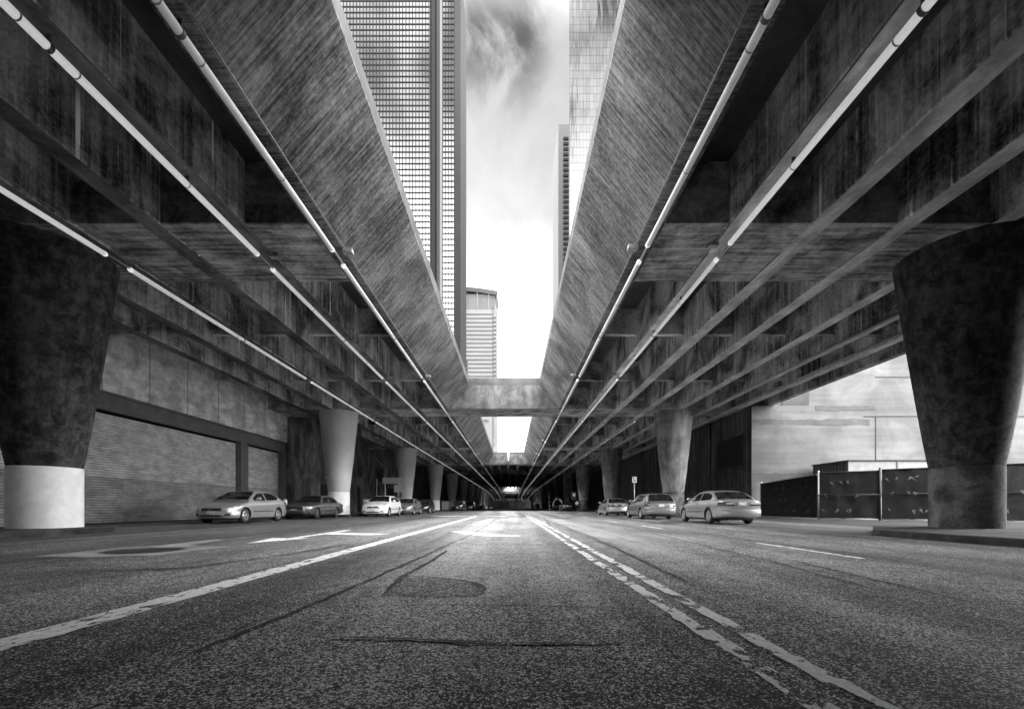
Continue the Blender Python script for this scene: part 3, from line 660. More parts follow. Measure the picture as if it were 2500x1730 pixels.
# fence with dark cloth
def fence_panel(parent, p0, p1, h0, h1, flaps, seed, posts=(True, True), midrail=True, first='galv'):
    rnd = random.Random(seed)
    a, b = Vector(p0), Vector(p1); d = (b - a); L = d.length; u = d / L; nrm = Vector((u.y, -u.x))
    if nrm.y > 0: nrm = -nrm
    m = MB(); n = 14
    vs = []
    for i in range(n + 1):
        t = i / n; q = a + u * (L * t); h = h0 + (h1 - h0) * t
        for j in range(7):
            off = 0.02 * math.sin(i * 1.3 + j * 0.9) + 0.012 * rnd.uniform(-1, 1)
            vs.append((q.x + nrm.x * off, q.y + nrm.y * off, 0.06 + (h - 0.08) * j / 6))
    fs = [(i * 7 + j, (i + 1) * 7 + j, (i + 1) * 7 + j + 1, i * 7 + j + 1) for i in range(n) for j in range(6)]
    m.add(vs, fs); cl = m.obj('cloth', MAT['fence'], parent, smooth=True)
    for (t, z) in flaps:
        q = a + u * (L * t); sz = rnd.uniform(0.05, 0.12); k = rnd.choice((-1, 1)) * rnd.uniform(0.3, 1); nv = Vector((nrm.x, nrm.y, 0)); uu = Vector((u.x, u.y, 0))
        base = Vector((q.x, q.y, z)) + nv * 0.045
        p = []
        for g_, (wd, out_) in zip((0, .35, .7, 1), ((.9, .0), (.8, .03), (.5, .06), (.1, .07))):
            cpt = base + uu * (0.18 * k * g_ * g_) + Vector((0, 0, -sz * 1.9 * g_)) + nv * out_
            p += [cpt - uu * (sz * wd * .55), cpt + uu * (sz * wd * .55) + Vector((0, 0, sz * .25 * k))]
        MB().add(p, [(2 * e, 2 * e + 1, 2 * e + 3, 2 * e + 2) for e in range(3)]).obj('wind_flap', MAT['flap'], cl, smooth=True)
    m = MB(); m.tube([(a.x, a.y, h0), (b.x, b.y, h1)], 0.035, 8); m.obj('top_rail', MAT['steel_dark'], parent, smooth=True)
    m = MB(); m.tube([(a.x, a.y, 0.07), (b.x, b.y, 0.07)], 0.03, 8); m.obj('bottom_rail', MAT['galv'], parent, smooth=True)
    if midrail:
        m = MB(); m.tube([(a.x + nrm.x * .06, a.y + nrm.y * .06, h0 * 0.52), (b.x + nrm.x * .06, b.y + nrm.y * .06, h1 * 0.52)], 0.025, 8); m.obj('mid_rail', MAT['steel_dark'], parent, smooth=True)
    for q, h, on, mt in ((a, h0, posts[0], first), (b, h1, posts[1], 'steel_dark')):
        if on:
            m = MB(); m.tube([(q.x, q.y, 0), (q.x, q.y, h + 0.08)], 0.05, 10); m.ell((q.x, q.y, h + 0.1), (0.06, 0.06, 0.05)); m.obj('post', MAT[mt], parent, smooth=True)
fl = lambda zs, n, seed: [(random.Random(seed + i * 7 + int(z * 31)).uniform(0.04, 0.96), z + random.Random(seed + i).uniform(-.06, .06)) for z in zs for i in range(n)]
f1 = thing('mesh_fence', (16.9, 30.4, 0), 'black cloth covered fence running from the pale building to the gate post', 'fence')
f2 = thing('gate_fence', (17.0, 25.2, 0), 'black cloth covered double gate with steel frames right of the pale gate post', 'gate')
def shift(par):
    for c in par.children: c.location = -par.location
fence_panel(f1, (16.85, 30.5), (17.1, 25.3), 2.25, 2.5, fl((1.95, 1.25, 0.55), 8, 3), 5, (True, False), False); shift(f1)
fence_panel(f2, (17.1, 25.15), (18.95, 23.2), 2.58, 2.58, fl((2.1, 1.42, 0.6), 4, 11), 6)
fence_panel(f2, (19.0, 23.15), (20.9, 21.2), 2.6, 2.6, fl((2.2, 1.42, 0.6), 6, 17), 7, (False, True), True, 'steel_dark'); shift(f2)
f3 = thing('mesh_fence', (21.0, 21.1, 0), 'black cloth fence continuing behind the near right column', 'fence')
fence_panel(f3, (21.0, 21.1), (25.5, 16.5), 2.6, 2.6, fl((2.2, 1.42, 0.6), 9, 23), 9, (False, True)); shift(f3)
# site office behind the fence
of = thing('site_office', (20.3, 27.2, 0), 'grey site office cabin standing behind the gate, dark ribbed side', 'cabin')
m = MB(); m.box(0, 5.2, 0, 3.2, 0.25, 3.45); m.obj('cabin_body', MAT['container'], of, bevel=0.03)
m = MB()
for i in range(11): m.box(-0.035, 0.0, 0.1 + i * 0.29, 0.25 + i * 0.29, 0.3, 3.4)
m.box(-0.012, 0.001, 0.03, 3.17, 0.28, 3.42); m.obj('ribbed_side', MAT['steel_dark'], of)
m = MB(); m.box(-0.06, 5.26, -0.06, 3.26, 3.45, 3.53); m.obj('roof', MAT['lot'], of)
m = MB(); m.box(2.9, 3.0, -0.03, 0.0, 0.3, 3.45); m.obj('corner_post', MAT['steel_dark'], of)
for x in (0.4, 2.0):
    m = MB(); m.box(x, x + 0.6, -0.02, 0.01, 1.3, 2.3); m.obj('window', MAT['glass_dark'], of)
# pipes hung under the right edge of the deck
pz = thing('hung_pipe', (13.62, 0, 7.5), 'thin grey pipe strapped under the outer right girders, inner one of two', 'pipe', 'pipes hung under the right girders')
m = MB(); m.tube([(0, 14, 0), (0, 80, 0)], 0.06, 8); m.obj('pipe', MAT['galv'], pz, smooth=True)
pz2 = thing('hung_pipe', (15.1, 0, 7.42), 'thin grey pipe hung on rods under the outer right girders, outer one of two', 'pipe', 'pipes hung under the right girders')
m = MB(); m.tube([(0, 14, 0), (0, 80, 0)], 0.07, 8); m.obj('pipe', MAT['galv'], pz2, smooth=True)
for y in (17, 22, 27, 32, 38, 44, 50): 
    m = MB(); m.box(-0.09, 0.09, y - 0.04, y + 0.04, -0.09, 0.09); m.tube([(0, y, 0.05), (0, y, 1.68)], 0.02, 6); m.obj('hanger', MAT['galv'], pz2)

# ------------------------------------------------------------------ far end of the street
fw = thing('far_wall', (0, 300, drop(300)), 'grey wall closing the far end of the street below the deck', 'wall')
m = MB(); m.box(-24, 24, 0, 1, -3, 15.0); m.obj('wall', MAT['right_dark'], fw)
m = MB(); m.box(-24, 24, -0.12, -0.001, 3.9, 4.25); m.obj('ledge', MAT['rim'], fw)
m = MB(); m.box(-24, 24, -0.2, -0.121, 2.7, 3.3); m.obj('rail_band', MAT['rim'], fw)
for x, l in ((-2.9, 'left'), (7.6, 'right')):
    p = thing('street_lamp', (x, 258, drop(258)), 'small round street lamp far down the street, %s of the pair' % l, 'lamp')
    m = MB(); m.tube([(0, 0, 0), (0, 0, 5.3)], 0.09, 8); m.obj('pole', MAT['steel_dark'], p)
    m = MB(); m.ell((0, 0, 5.7), (0.45, 0.45, 0.45)); m.obj('globe', plain('lamp_globe', 0.8, 0.3), p, smooth=True)

# ------------------------------------------------------------------ towers
ZG = -4.7
def tower_grid(x0, x1, y, z0, z1, px, pz, vw, hw, d=0.25):
    m = MB(); x = x0
    while x <= x1 + 1e-3: m.box(x - vw / 2, x + vw / 2, y - d, y, z0, z1); x += px
    z = z0
    while z <= z1: m.box(x0, x1, y - d - 0.06, y - 0.003, z - hw / 2, z + hw / 2); z += pz
    return m
t1 = thing('glass_tower', (-60, 260, ZG), 'tall glass skyscraper with fine window grid and dark vertical groove, left of the sky gap', 'skyscraper')
def int1(m, name, mat, **k):
    o = m.obj(name, mat, t1, **k); o.location = (60, -260, -ZG); return o
int1(MB().box(-105, -47.4, 260, 300, ZG, 318), 'glass_facade', MAT['tower_glass'])
int1(tower_grid(-104.9, -47.5, 260, ZG + 2, 317, 1.9, 3.35, 0.40, 0.55), 'mullion_grid', MAT['mullion'])
int1(MB().box(-47.4, -40.2, 266, 300, ZG, 317), 'groove_back', MAT['tower_dark'])
int1(MB().box(-46.0, -44.6, 260.6, 266, ZG, 317.5), 'groove_fin', MAT['tower_stone'])
int1(MB().box(-41.6, -40.2, 260.2, 266, ZG, 317.5), 'groove_fin', MAT['tower_band'])
int1(MB().box(-40.2, -33.2, 260, 300, ZG, 318), 'glass_facade', MAT['tower_glass'])
int1(tower_grid(-40.0, -33.3, 260, ZG + 2, 317, 1.65, 3.35, 0.36, 0.55), 'mullion_grid', MAT['mullion'])
int1(MB().add([(-33.2, 259.7, ZG), (-30.4, 266, ZG), (-30.4, 300, ZG), (-33.2, 300, ZG), (-33.2, 259.7, 318), (-30.4, 266, 318), (-30.4, 300, 318), (-33.2, 300, 318)], [(0, 1, 5, 4), (1, 2, 6, 5), (2, 3, 7, 6), (4, 5, 6, 7), (3, 0, 4, 7)]), 'corner_pier', MAT['tower_stone'])
# rounded crown tower with the phone company's name low on its face
t2 = thing('pale_tower', (-26, 360, ZG), 'pale tower with curved crown and banded floors at the end of the sky gap', 'skyscraper')
def int2(m, name, mat, **k):
    o = m.obj(name, mat, t2, **k); o.location = (26, -360, -ZG); return o
int2(MB().box(-48, -11.7, 360, 386, ZG, 158), 'tower_body', MAT['pale_tower'])
m = MB()
for k in range(46):
    z = 12 + 3.3 * k
    if 80 < z < 156: m.box(-38.6, -15.6, 359.75, 359.99, z, z + 0.62)
int2(m, 'floor_band', MAT['tower_band'])
m = MB()
for k in range(46):
    z = 12 + 3.3 * k
    if 80 < z < 152: m.box(-14.9, -12.6, 359.8, 359.99, z + 0.1, z + 1.3)
int2(m, 'side_window_strip', MAT['tower_band'])
m = MB()
for k in range(12):
    z = 78.4 + 3.3 * k
    m.box(-38.2, -35.4, 359.7, 359.985, z + 0.95, z + 2.1)
    m.box(-41.8, -39.8, 359.7, 359.985, z + 0.75, z + 2.4)
int2(m, 'dark_window_strip', MAT['mullion'])
for x in (-39.1, -15.25):
    int2(MB().box(x - 0.25, x + 0.25, 359.6, 359.99, 10, 160), 'vertical_fin', MAT['tower_band'])
# crown: curved parapet falling to the right
n = 16; pr = []
for i in range(n + 1):
    t = i / n; x = -48 + 36.3 * t; pr.append((x, 170.5 + 5.5 * math.cos((t - 0.12) * 1.35) ))
m = MB(); vs = []; 
for yy in (359.7, 386): vs += [(x, yy, z) for x, z in pr] + [(x, yy, z - 3.2) for x, z in reversed(pr)]
k = 2 * (n + 1); fs = [(i, n - i + n + 1 - 0 - 1 + 0, 0)[:0] for i in range(0)]
fs = []
for i in range(n):
    a, b, c, d = i, i + 1, k - 2 - i, k - 1 - i
    fs += [(a, b, c, d), (a + k, d + k, c + k, b + k), (a, a + k, b + k, b), (d, c, c + k, d + k)]
fs += [(0, k - 1, 2 * k - 1, k), (n, n + k, n + 1 + k, n + 1)]
m.add(vs, fs); int2(m, 'crown_rim', MAT['tower_band'])
int2(MB().box(-46, -13.5, 361.5, 384, 158, 171), 'crown_core', MAT['lintel'])
m = MB(); [m.box(x, x + 0.5, 359.8, 360.4, 158, 171.5) for x in (-44, -38, -28, -19, -12.4)]; int2(m, 'crown_post', MAT['pale_tower'])
fc = bpy.data.curves.new('sign_lettering', 'FONT'); fc.body = 'at&t'; fc.size = 3.3; fc.extrude = 0.08; fc.align_x = 'LEFT'
fo = bpy.data.objects.new('sign_lettering', fc); COL.objects.link(fo); fo.data.materials.append(MAT['tower_band']); fo.parent = t2
_me = bpy.data.meshes.new_from_object(fo); bpy.data.objects.remove(fo); fo = link('sign_lettering', _me, MAT['tower_band'], t2)
fo.rotation_euler = (R(90), 0, 0); fo.location = (26 - 24.2, -0.3, 68.3 - ZG)
# dark slim block and rippled glass tower on the right
t3 = thing('dark_tower', (38, 300, ZG), 'dark slim tower with a single column of balconies beside the sky gap', 'skyscraper')
def int3(m, name, mat, **k):
    o = m.obj(name, mat, t3, **k); o.location = (-38, -300, -ZG); return o
int3(MB().box(30.95, 60, 300, 340, ZG, 255), 'tower_body', MAT['tower_dim'])
int3(MB().box(30.8, 30.948, 300.05, 340, ZG, 255), 'side_face', MAT['tower_side'])  # sunlight on this side is put into its colour
for k in range(12, 68):
    o = int3(MB().box(34.2, 37.6, 299.4, 299.999, 10 + 3.5 * k, 11.7 + 3.5 * k), 'balcony', MAT['mullion'])
t4 = thing('mirror_tower', (45, 200, ZG), 'rippled mirror glass tower at the right edge of the sky gap', 'skyscraper')
def int4(m, name, mat, **k):
    o = m.obj(name, mat, t4, **k); o.location = (-45, -200, -ZG); return o
int4(MB().poly([(25.5, 200), (75, 200), (75, 240), (34, 240)], ZG, 262), 'mirror_facade', MAT['wavy'])
# ------------------------------------------------------------------ road markings and cracks
def mark(m, name, mat, label):
    o = m.obj(name, mat); tag(o, label, None, kind='structure'); return o
def ragged(x0, x1, y0, y1, step=0.12, j=0.012, seed=1):
    rnd = random.Random(seed); n = max(2, int((y1 - y0) / step)); m = MB(); vs = []
    for i in range(n + 1):
        y = y0 + (y1 - y0) * i / n; vs += [(x0 + rnd.uniform(-j, j), y, 0.008), (x1 + rnd.uniform(-j, j), y, 0.008)]
    m.add(vs, [(2 * i, 2 * i + 1, 2 * i + 3, 2 * i + 2) for i in range(n)]); return m
mark(ragged(-2.76, -2.52, 0.6, 33.5, seed=2), 'lane_line', MAT['line'], 'long solid white lane line on the left half of the street')
mark(ragged(1.04, 1.15, 0.6, 36, j=0.014, seed=3), 'centre_line', MAT['oldline'], 'worn left stripe of the flaking double centre line')
mark(ragged(1.26, 1.37, 0.6, 36, j=0.014, seed=4), 'centre_line', MAT['oldline'], 'worn right stripe of the flaking double centre line')
for i, (a, b) in enumerate(((6.2, 8.9), (14.5, 16.8), (20.7, 23.6), (29, 32.5), (38, 41))):
    mark(ragged(4.78, 4.88, a, b, seed=9 + i), 'lane_dash', MAT['line'], 'white lane dash on the right half, %s from the camera' % ORD[i])
def flatmark(polys, mat, label, name='road_arrow', z=0.008):
    m = MB()
    for p in polys: m.flat(p, z)
    return mark(m, name, mat, label)
flatmark([[(-5.15, 8.75), (-4.55, 10.2), (-4.85, 10.15), (-4.83, 13.6), (-5.05, 13.6), (-5.06, 10.15), (-5.45, 10.3)], [(-4.84, 11.6), (-3.6, 11.3), (-3.15, 11.7), (-3.6, 11.95), (-4.84, 12.3)]], MAT['arrow'], 'white forked road arrow left of the solid lane line')
flatmark([[(-1.75, 12.9), (-1.3, 13.3), (-0.9, 12.3), (-0.3, 11.5), (0.35, 11.0), (-0.1, 10.75), (-0.65, 10.9), (-1.2, 11.6)]], MAT['arrow'], 'white curved road arrow in the centre lane')
flatmark([[(-6.1, 33.6), (-4.6, 33.2), (-3.2, 33.8), (-3.2, 34.1), (-4.6, 34.6), (-6.1, 34.2)]], MAT['arrow'], 'far white road arrow beyond the left lane line')
flatmark([[(-1.95, 33.6), (-0.5, 33.2), (-0.3, 33.8), (-0.5, 34.4), (-1.95, 34.2)]], MAT['arrow'], 'far white road arrow in the centre lane')
flatmark([[(-6.85, 6.45), (-6.0, 6.35), (-5.2, 6.6), (-5.05, 8.1), (-5.9, 8.25), (-6.25, 9.8), (-6.5, 9.9), (-6.5, 8.3), (-6.85, 7.9)]], MAT['patch'], 'pale concrete patch around the manhole cover', 'concrete_patch')
mh = thing('manhole_cover', (-5.98, 7.32, 0.0), 'round cast iron manhole cover in the pale concrete patch', 'manhole cover')
m = MB(); m.lathe([(0.50, 0.0), (0.50, 0.012), (0.46, 0.014)], 40); m.obj('cover', MAT['iron'], mh)
m = MB(); m.lathe([(0.56, 0.0), (0.56, 0.009), (0.51, 0.009)], 40, capt=False); m.obj('rim', MAT['steel_dark'], mh)
def crack(pts, wd, label, seed):
    rnd = random.Random(seed); P = []
    for (x0, y0), (x1, y1) in zip(pts, pts[1:]):
        n = max(2, int(math.hypot(x1 - x0, y1 - y0) / 0.09))
        for i in range(n): P.append((x0 + (x1 - x0) * i / n, y0 + (y1 - y0) * i / n))
    P.append(pts[-1]); m = MB(); vs = []; wob = 0
    for i, (x, y) in enumerate(P):
        a = P[max(0, i - 1)]; b = P[min(len(P) - 1, i + 1)]; dx, dy = b[0] - a[0], b[1] - a[1]; l = math.hypot(dx, dy) or 1
        nx, ny = -dy / l, dx / l; wob = wob * 0.8 + rnd.uniform(-1, 1) * 0.012; ww = 1.25 * wd * rnd.uniform(0.35, 1.3) * min(1, 0.3 + min(i, len(P) - 1 - i) / 6)
        vs += [(x + nx * (wob - ww / 2), y + ny * (wob - ww / 2), 0.012), (x + nx * (wob + ww / 2), y + ny * (wob + ww / 2), 0.012)]
    m.add(vs, [(2 * i, 2 * i + 1, 2 * i + 3, 2 * i + 2) for i in range(len(P) - 1)])
    mark(m, 'road_crack', MAT['crack'], label)
def gp(x, y):   # a point of the picture (2306 wide) laid on the road, used for measured cracks
    d = 730.6 / (y - 1140.0); return ((x - 1153) * d / 1014.7, d)
def blob(pts, mat, label, seed):
    rnd = random.Random(seed); P = []
    for (a, b) in zip(pts, pts[1:] + pts[:1]):
        for i in range(10):
            t = i / 10; P.append((a[0] + (b[0] - a[0]) * t + rnd.uniform(-.03, .03), a[1] + (b[1] - a[1]) * t + rnd.uniform(-.03, .03)))
    flatmark([P], mat, label, 'road_patch', 0.004)
blob([gp(905, 1298), gp(1060, 1310), gp(1090, 1326), gp(1075, 1345), gp(860, 1342)], MAT['asphalt_dark'], 'dark old asphalt patch in the centre lane', 31)
blob([gp(1000, 1240), gp(1100, 1196), gp(1240, 1186), gp(1225, 1165), gp(1130, 1165), gp(1040, 1205)], MAT['asphalt_pale'], 'pale patched strip of asphalt in the centre lane', 32)
blob([gp(740, 1438), gp(1100, 1452), gp(1400, 1450), gp(1500, 1373), gp(1120, 1365), gp(900, 1362)], MAT['asphalt'], 'asphalt strip between two cross cracks', 33)
crack([gp(940, 1363), gp(1120, 1365), gp(1300, 1369), gp(1500, 1373)], 0.022, 'dark crack across the centre lane, farther of two', 1)
crack([gp(740, 1438), gp(900, 1442), gp(1100, 1452), gp(1400, 1450)], 0.022, 'dark crack across the centre lane, nearer of two', 2)
crack([gp(920, 1298), gp(985, 1302), gp(1060, 1312), gp(1090, 1325), gp(1078, 1343)], 0.05, 'curved dark crack at the patched asphalt', 3)
crack([gp(860, 1340), gp(905, 1300), gp(960, 1272), gp(1005, 1240)], 0.05, 'dark seam running along the left wheel path', 4)
crack([gp(420, 1480), gp(620, 1398), gp(800, 1320), gp(930, 1262), gp(1060, 1205), gp(1110, 1175)], 0.03, 'long wavering seam right of the solid lane line', 5)
crack([gp(1980, 1332), gp(1750, 1268), gp(1500, 1208), gp(1330, 1175)], 0.03, 'long seam along the right lanes', 6)
crack([gp(1560, 1320), gp(1400, 1240), gp(1290, 1193), gp(1220, 1165)], 0.03, 'dark seam right of the double centre line', 7)
crack([gp(2300, 1385), gp(2000, 1315), gp(1780, 1262)], 0.03, 'wide seam in the outer right lane', 8)
crack([gp(1225, 1165), gp(1240, 1185), gp(1195, 1192), gp(1100, 1196)], 0.05, 'angular seam of an old patch in the centre lane', 9)
crack([gp(150, 1290), gp(420, 1280), gp(640, 1250), gp(800, 1222)], 0.06, 'dark seam left of the solid lane line', 10)

# ------------------------------------------------------------------ signs and posts
def sign_post(x, y, h, label, plates, mat='galv', back=None):
    t = thing('street_sign', (x, y, 0.0), label, 'sign')
    m = MB(); m.tube([(0, 0, 0), (0, 0, h)], 0.035, 8); m.obj('pole', MAT[mat], t, smooth=True)
    for (x0, x1, z0, z1, pm) in plates:
        m = MB(); m.box(x0, x1, -0.06, -0.035, z0, z1); m.obj('sign_plate', pm, t, bevel=0.008)
    return t
MAT['signface'] = plain('sign_face', 0.55, 0.5); MAT['signback'] = plain('sign_back', 0.25, 0.5, 0.3)
s1 = sign_post(9.1, 33.5, 2.95, 'small pale parking sign on a thin pole behind the wagon', [(-0.17, 0.17, 2.5, 2.93, MAT['signface'])])
m = MB(); [m.box(-0.11, 0.11, -0.066, -0.058, z, z + 0.05) for z in (2.58, 2.68)]; m.box(-0.12, -0.02, -0.066, -0.058, 2.78, 2.88); m.obj('sign_mark', MAT['steel_dark'], s1)
s2 = sign_post(8.95, 65.0, 2.65, 'dark parking sign with one pale plate beside the walking person', [(-0.17, 0.17, 2.2, 2.6, MAT['signface']), ], 'steel_dark')
m = MB(); m.box(-0.42, 0.3, -0.03, 0.0, 1.75, 2.85); m.obj('backing_board', MAT['steel_dark'], s2)
s3 = thing('directional_sign', (-11.1, 42.0, 0), 'wide blank sign board on two thin posts with smaller board below', 'sign')
for x in (-0.72, 0.5): MB().tube([(x, 0, 0), (x, 0, 3.45)], 0.04, 8).obj('post', MAT['galv'], s3, smooth=True)
m = MB(); m.box(-0.95, 0.92, -0.08, -0.05, 2.85, 3.42); m.obj('sign_board', MAT['signback'], s3, bevel=0.01)
m = MB(); m.box(0.12, 0.92, -0.09, -0.06, 2.05, 2.75); m.obj('sign_board', MAT['signback'], s3, bevel=0.01)
sign_post(-12.6, 42.0, 3.3, 'thin pole with a sign seen edge on, left of the wide sign board', [(-0.03, 0.10, 2.75, 3.3, MAT['signback'])])
sp_ = thing('striped_post', (7.0, 84.0, 0), 'banded dark and pale marker post beside the hooped cart', 'post')
for k in range(9):
    MB().tube([(0, 0, k * 0.36), (0, 0, k * 0.36 + 0.36)], 0.10 - 0.006 * k, 10).obj('band', MAT['steel_dark'] if k % 2 else MAT['signface'], sp_, smooth=True, angle=R(50))
MB().lathe([(0.25, 0), (0.22, 0.05), (0.12, 0.08)], 14).obj('base', MAT['trim'], sp_)

# ------------------------------------------------------------------ cars
def interp(pts, s):
    if s <= pts[0][0]: return pts[0][1]
    for (a, p), (b, q) in zip(pts, pts[1:]):
        if s <= b:
            t = (s - a) / (b - a); t = t * t * (3 - 2 * t) * 0.5 + t * 0.5
            return p + (q - p) * t
    return pts[-1][1]

def wheel_meshes(r, wd, spokes, rim_mat):
    k = ('wheel', r, wd, spokes, rim_mat)
    if k in CACHE: return CACHE[k]
    prof = [(r * 0.62, -wd / 2 + 0.01), (r * 0.80, -wd / 2), (r * 0.95, -wd / 2 + 0.02), (r, -wd / 2 + 0.06), (r, wd / 2 - 0.06), (r * 0.95, wd / 2 - 0.02), (r * 0.80, wd / 2), (r * 0.62, wd / 2 - 0.01)]
    t = MB().lathe(prof, 32, capb=True, capt=False).mesh('tyre', True, R(40)); t.materials.append(MAT['tyre'])
    m = MB(); m.lathe([(r * 0.63, -0.02), (r * 0.66, wd / 2 - 0.005), (r * 0.61, wd / 2 + 0.004), (r * 0.57, wd / 2 - 0.03), (r * 0.55, wd / 2 - 0.07)], 32, capb=True, capt=False)
    rm = m.mesh('rim', True, R(40)); rm.materials.append(MAT[rim_mat])
    m = MB(); m.lathe([(r * 0.16, wd / 2 - 0.05), (r * 0.16, wd / 2 - 0.012), (r * 0.10, wd / 2)], 16)
    for i in range(spokes):
        a = 2 * math.pi * i / spokes; c, s = math.cos(a), math.sin(a); u = Vector((c, s, 0)); v = Vector((-s, c, 0))
        pts = []
        for rr, hw in ((r * 0.10, 0.032), (r * 0.59, 0.024 if spokes > 6 else 0.036)):
            for z in (wd / 2 - 0.05, wd / 2 - 0.01):
                pts += [u * rr + v * -hw + Vector((0, 0, z)), u * rr + v * hw + Vector((0, 0, z))]
        m.add(pts, [(0, 1, 3, 2), (4, 6, 7, 5), (0, 2, 6, 4), (1, 5, 7, 3), (2, 3, 7, 6), (0, 4, 5, 1)])
    sm = m.mesh('spokes', False); sm.materials.append(MAT[rim_mat])
    CACHE[k] = (t, rm, sm); return CACHE[k]
CACHE = {}

SEDAN = dict(L=4.85, W=1.82, wb=2.74, fo=0.98, r=0.325,
    top=[(0, .58), (.12, .68), (.4, .76), (.9, .88), (1.4, .97), (2.2, .98), (3.3, 1.01), (4.0, 1.05), (4.55, 1.04), (4.78, 1.0), (4.85, .92)],
    bot=[(0, .26), (.25, .20), (1.3, .19), (3.6, .19), (4.6, .24), (4.85, .32)],
    half=[(0, .66), (.12, .78), (.45, .875), (1.0, .91), (2.4, .91), (3.8, .90), (4.45, .86), (4.78, .77), (4.85, .70)],
    roof=[(1.30, .97), (1.75, 1.20), (2.22, 1.40), (2.7, 1.46), (3.2, 1.45), (3.5, 1.39), (3.85, 1.21), (4.12, 1.05)],
    ws=(1.42, 2.26), rw=(3.52, 4.06), wins=[(1.72, 2.66), (2.74, 3.74)], wr=0.60, bow=0.30, tbow=0.20, spokes=7, rim='alloy')
OLD = dict(SEDAN, L=5.2, wb=2.9, fo=1.0, W=1.84,
    top=[(0, .66), (.06, .76), (.4, .82), (1.0, .88), (1.6, .93), (2.4, .95), (3.5, .96), (4.2, .98), (5.0, .96), (5.14, .92), (5.2, .84)],
    bot=[(0, .30), (.25, .22), (1.3, .21), (3.8, .21), (4.9, .26), (5.2, .36)],
    half=[(0, .78), (.12, .85), (.45, .90), (1.0, .92), (2.4, .92), (4.0, .92), (4.8, .89), (5.1, .84), (5.2, .80)],
    roof=[(1.62, .93), (1.95, 1.14), (2.35, 1.34), (2.8, 1.39), (3.4, 1.39), (3.8, 1.34), (4.1, 1.16), (4.3, .98)],
    ws=(1.70, 2.36), rw=(3.84, 4.24), wins=[(2.05, 2.95), (3.03, 3.98)], bow=0.14, tbow=0.1, rim='hub', spokes=10)
TALL = dict(SEDAN, L=5.05, W=1.89, wb=2.87, fo=0.98,
    top=[(0, .62), (.10, .74), (.4, .84), (1.0, .95), (1.45, 1.02), (2.3, 1.04), (3.4, 1.06), (4.1, 1.10), (4.75, 1.09), (4.98, 1.04), (5.05, .95)],
    bot=[(0, .26), (.25, .20), (1.3, .20), (3.8, .20), (4.8, .26), (5.05, .34)],
    half=[(0, .74), (.12, .84), (.45, .92), (1.0, .945), (2.4, .945), (4.0, .93), (4.65, .89), (4.98, .80), (5.05, .74)],
    roof=[(1.36, 1.02), (1.85, 1.30), (2.3, 1.47), (2.8, 1.53), (3.4, 1.52), (3.8, 1.44), (4.2, 1.26), (4.5, 1.10)],
    ws=(1.48, 2.33), rw=(3.84, 4.44), wins=[(1.85, 2.85), (2.93, 4.08)], wr=0.63, bow=0.26)
WAGON = dict(SEDAN, L=4.75, W=1.80, wb=2.72, fo=0.94,
    top=[(0, .56), (.12, .66), (.4, .74), (.9, .85), (1.4, .94), (2.2, .96), (3.3, .98), (4.2, 1.0), (4.6, .99), (4.70, .93), (4.75, .86)],
    roof=[(1.30, .94), (1.75, 1.18), (2.25, 1.39), (2.7, 1.46), (3.4, 1.47), (4.0, 1.45), (4.32, 1.40), (4.52, 1.18), (4.66, .97)],
    half=[(0, .66), (.12, .78), (.45, .87), (1.0, .90), (2.4, .90), (3.8, .90), (4.4, .88), (4.68, .84), (4.75, .80)],
    bot=[(0, .26), (.25, .20), (1.3, .19), (3.6, .19), (4.5, .24), (4.75, .32)],
    ws=(1.40, 2.28), rw=(4.33, 4.63), wins=[(1.72, 2.62), (2.70, 3.52), (3.60, 4.28)], wr=0.61, tbow=0.10, spokes=6)
HATCH = dict(WAGON, L=4.2, wb=2.55, fo=0.85,
    top=[(0, .58), (.12, .68), (.4, .78), (.9, .92), (1.2, .98), (2.2, 1.0), (3.3, 1.03), (3.9, 1.02), (4.12, .95), (4.2, .86)],
    roof=[(1.05, .98), (1.5, 1.24), (1.95, 1.44), (2.4, 1.50), (3.1, 1.49), (3.6, 1.38), (3.9, 1.18), (4.08, 1.0)],
    half=[(0, .66), (.12, .76), (.45, .84), (1.0, .87), (2.4, .87), (3.4, .87), (3.9, .84), (4.12, .8), (4.2, .74)],
    bot=[(0, .26), (.25, .20), (1.3, .19), (3.2, .19), (4.0, .24), (4.2, .32)],
    ws=(1.14, 1.98), rw=(3.64, 4.04), wins=[(1.5, 2.35), (2.43, 3.5)])
SUV = dict(WAGON, L=4.8, W=1.9, wb=2.8, fo=0.95, r=0.37,
    top=[(0, .74), (.08, .90), (.4, .98), (1.0, 1.04), (1.35, 1.08), (2.2, 1.10), (3.3, 1.12), (4.3, 1.14), (4.65, 1.12), (4.75, 1.05), (4.8, .95)],
    roof=[(1.28, 1.08), (1.7, 1.38), (2.1, 1.64), (2.5, 1.72), (3.4, 1.74), (4.1, 1.72), (4.42, 1.66), (4.58, 1.40), (4.70, 1.12)],
    half=[(0, .80), (.12, .88), (.45, .94), (1.0, .95), (2.4, .95), (3.8, .95), (4.4, .93), (4.72, .88), (4.8, .84)],
    bot=[(0, .34), (.25, .30), (1.3, .30), (3.6, .30), (4.5, .34), (4.8, .42)],
    ws=(1.36, 2.12), rw=(4.43, 4.67), wins=[(1.65, 2.55), (2.63, 3.45), (3.53, 4.36)], wr=0.68, bow=0.16)

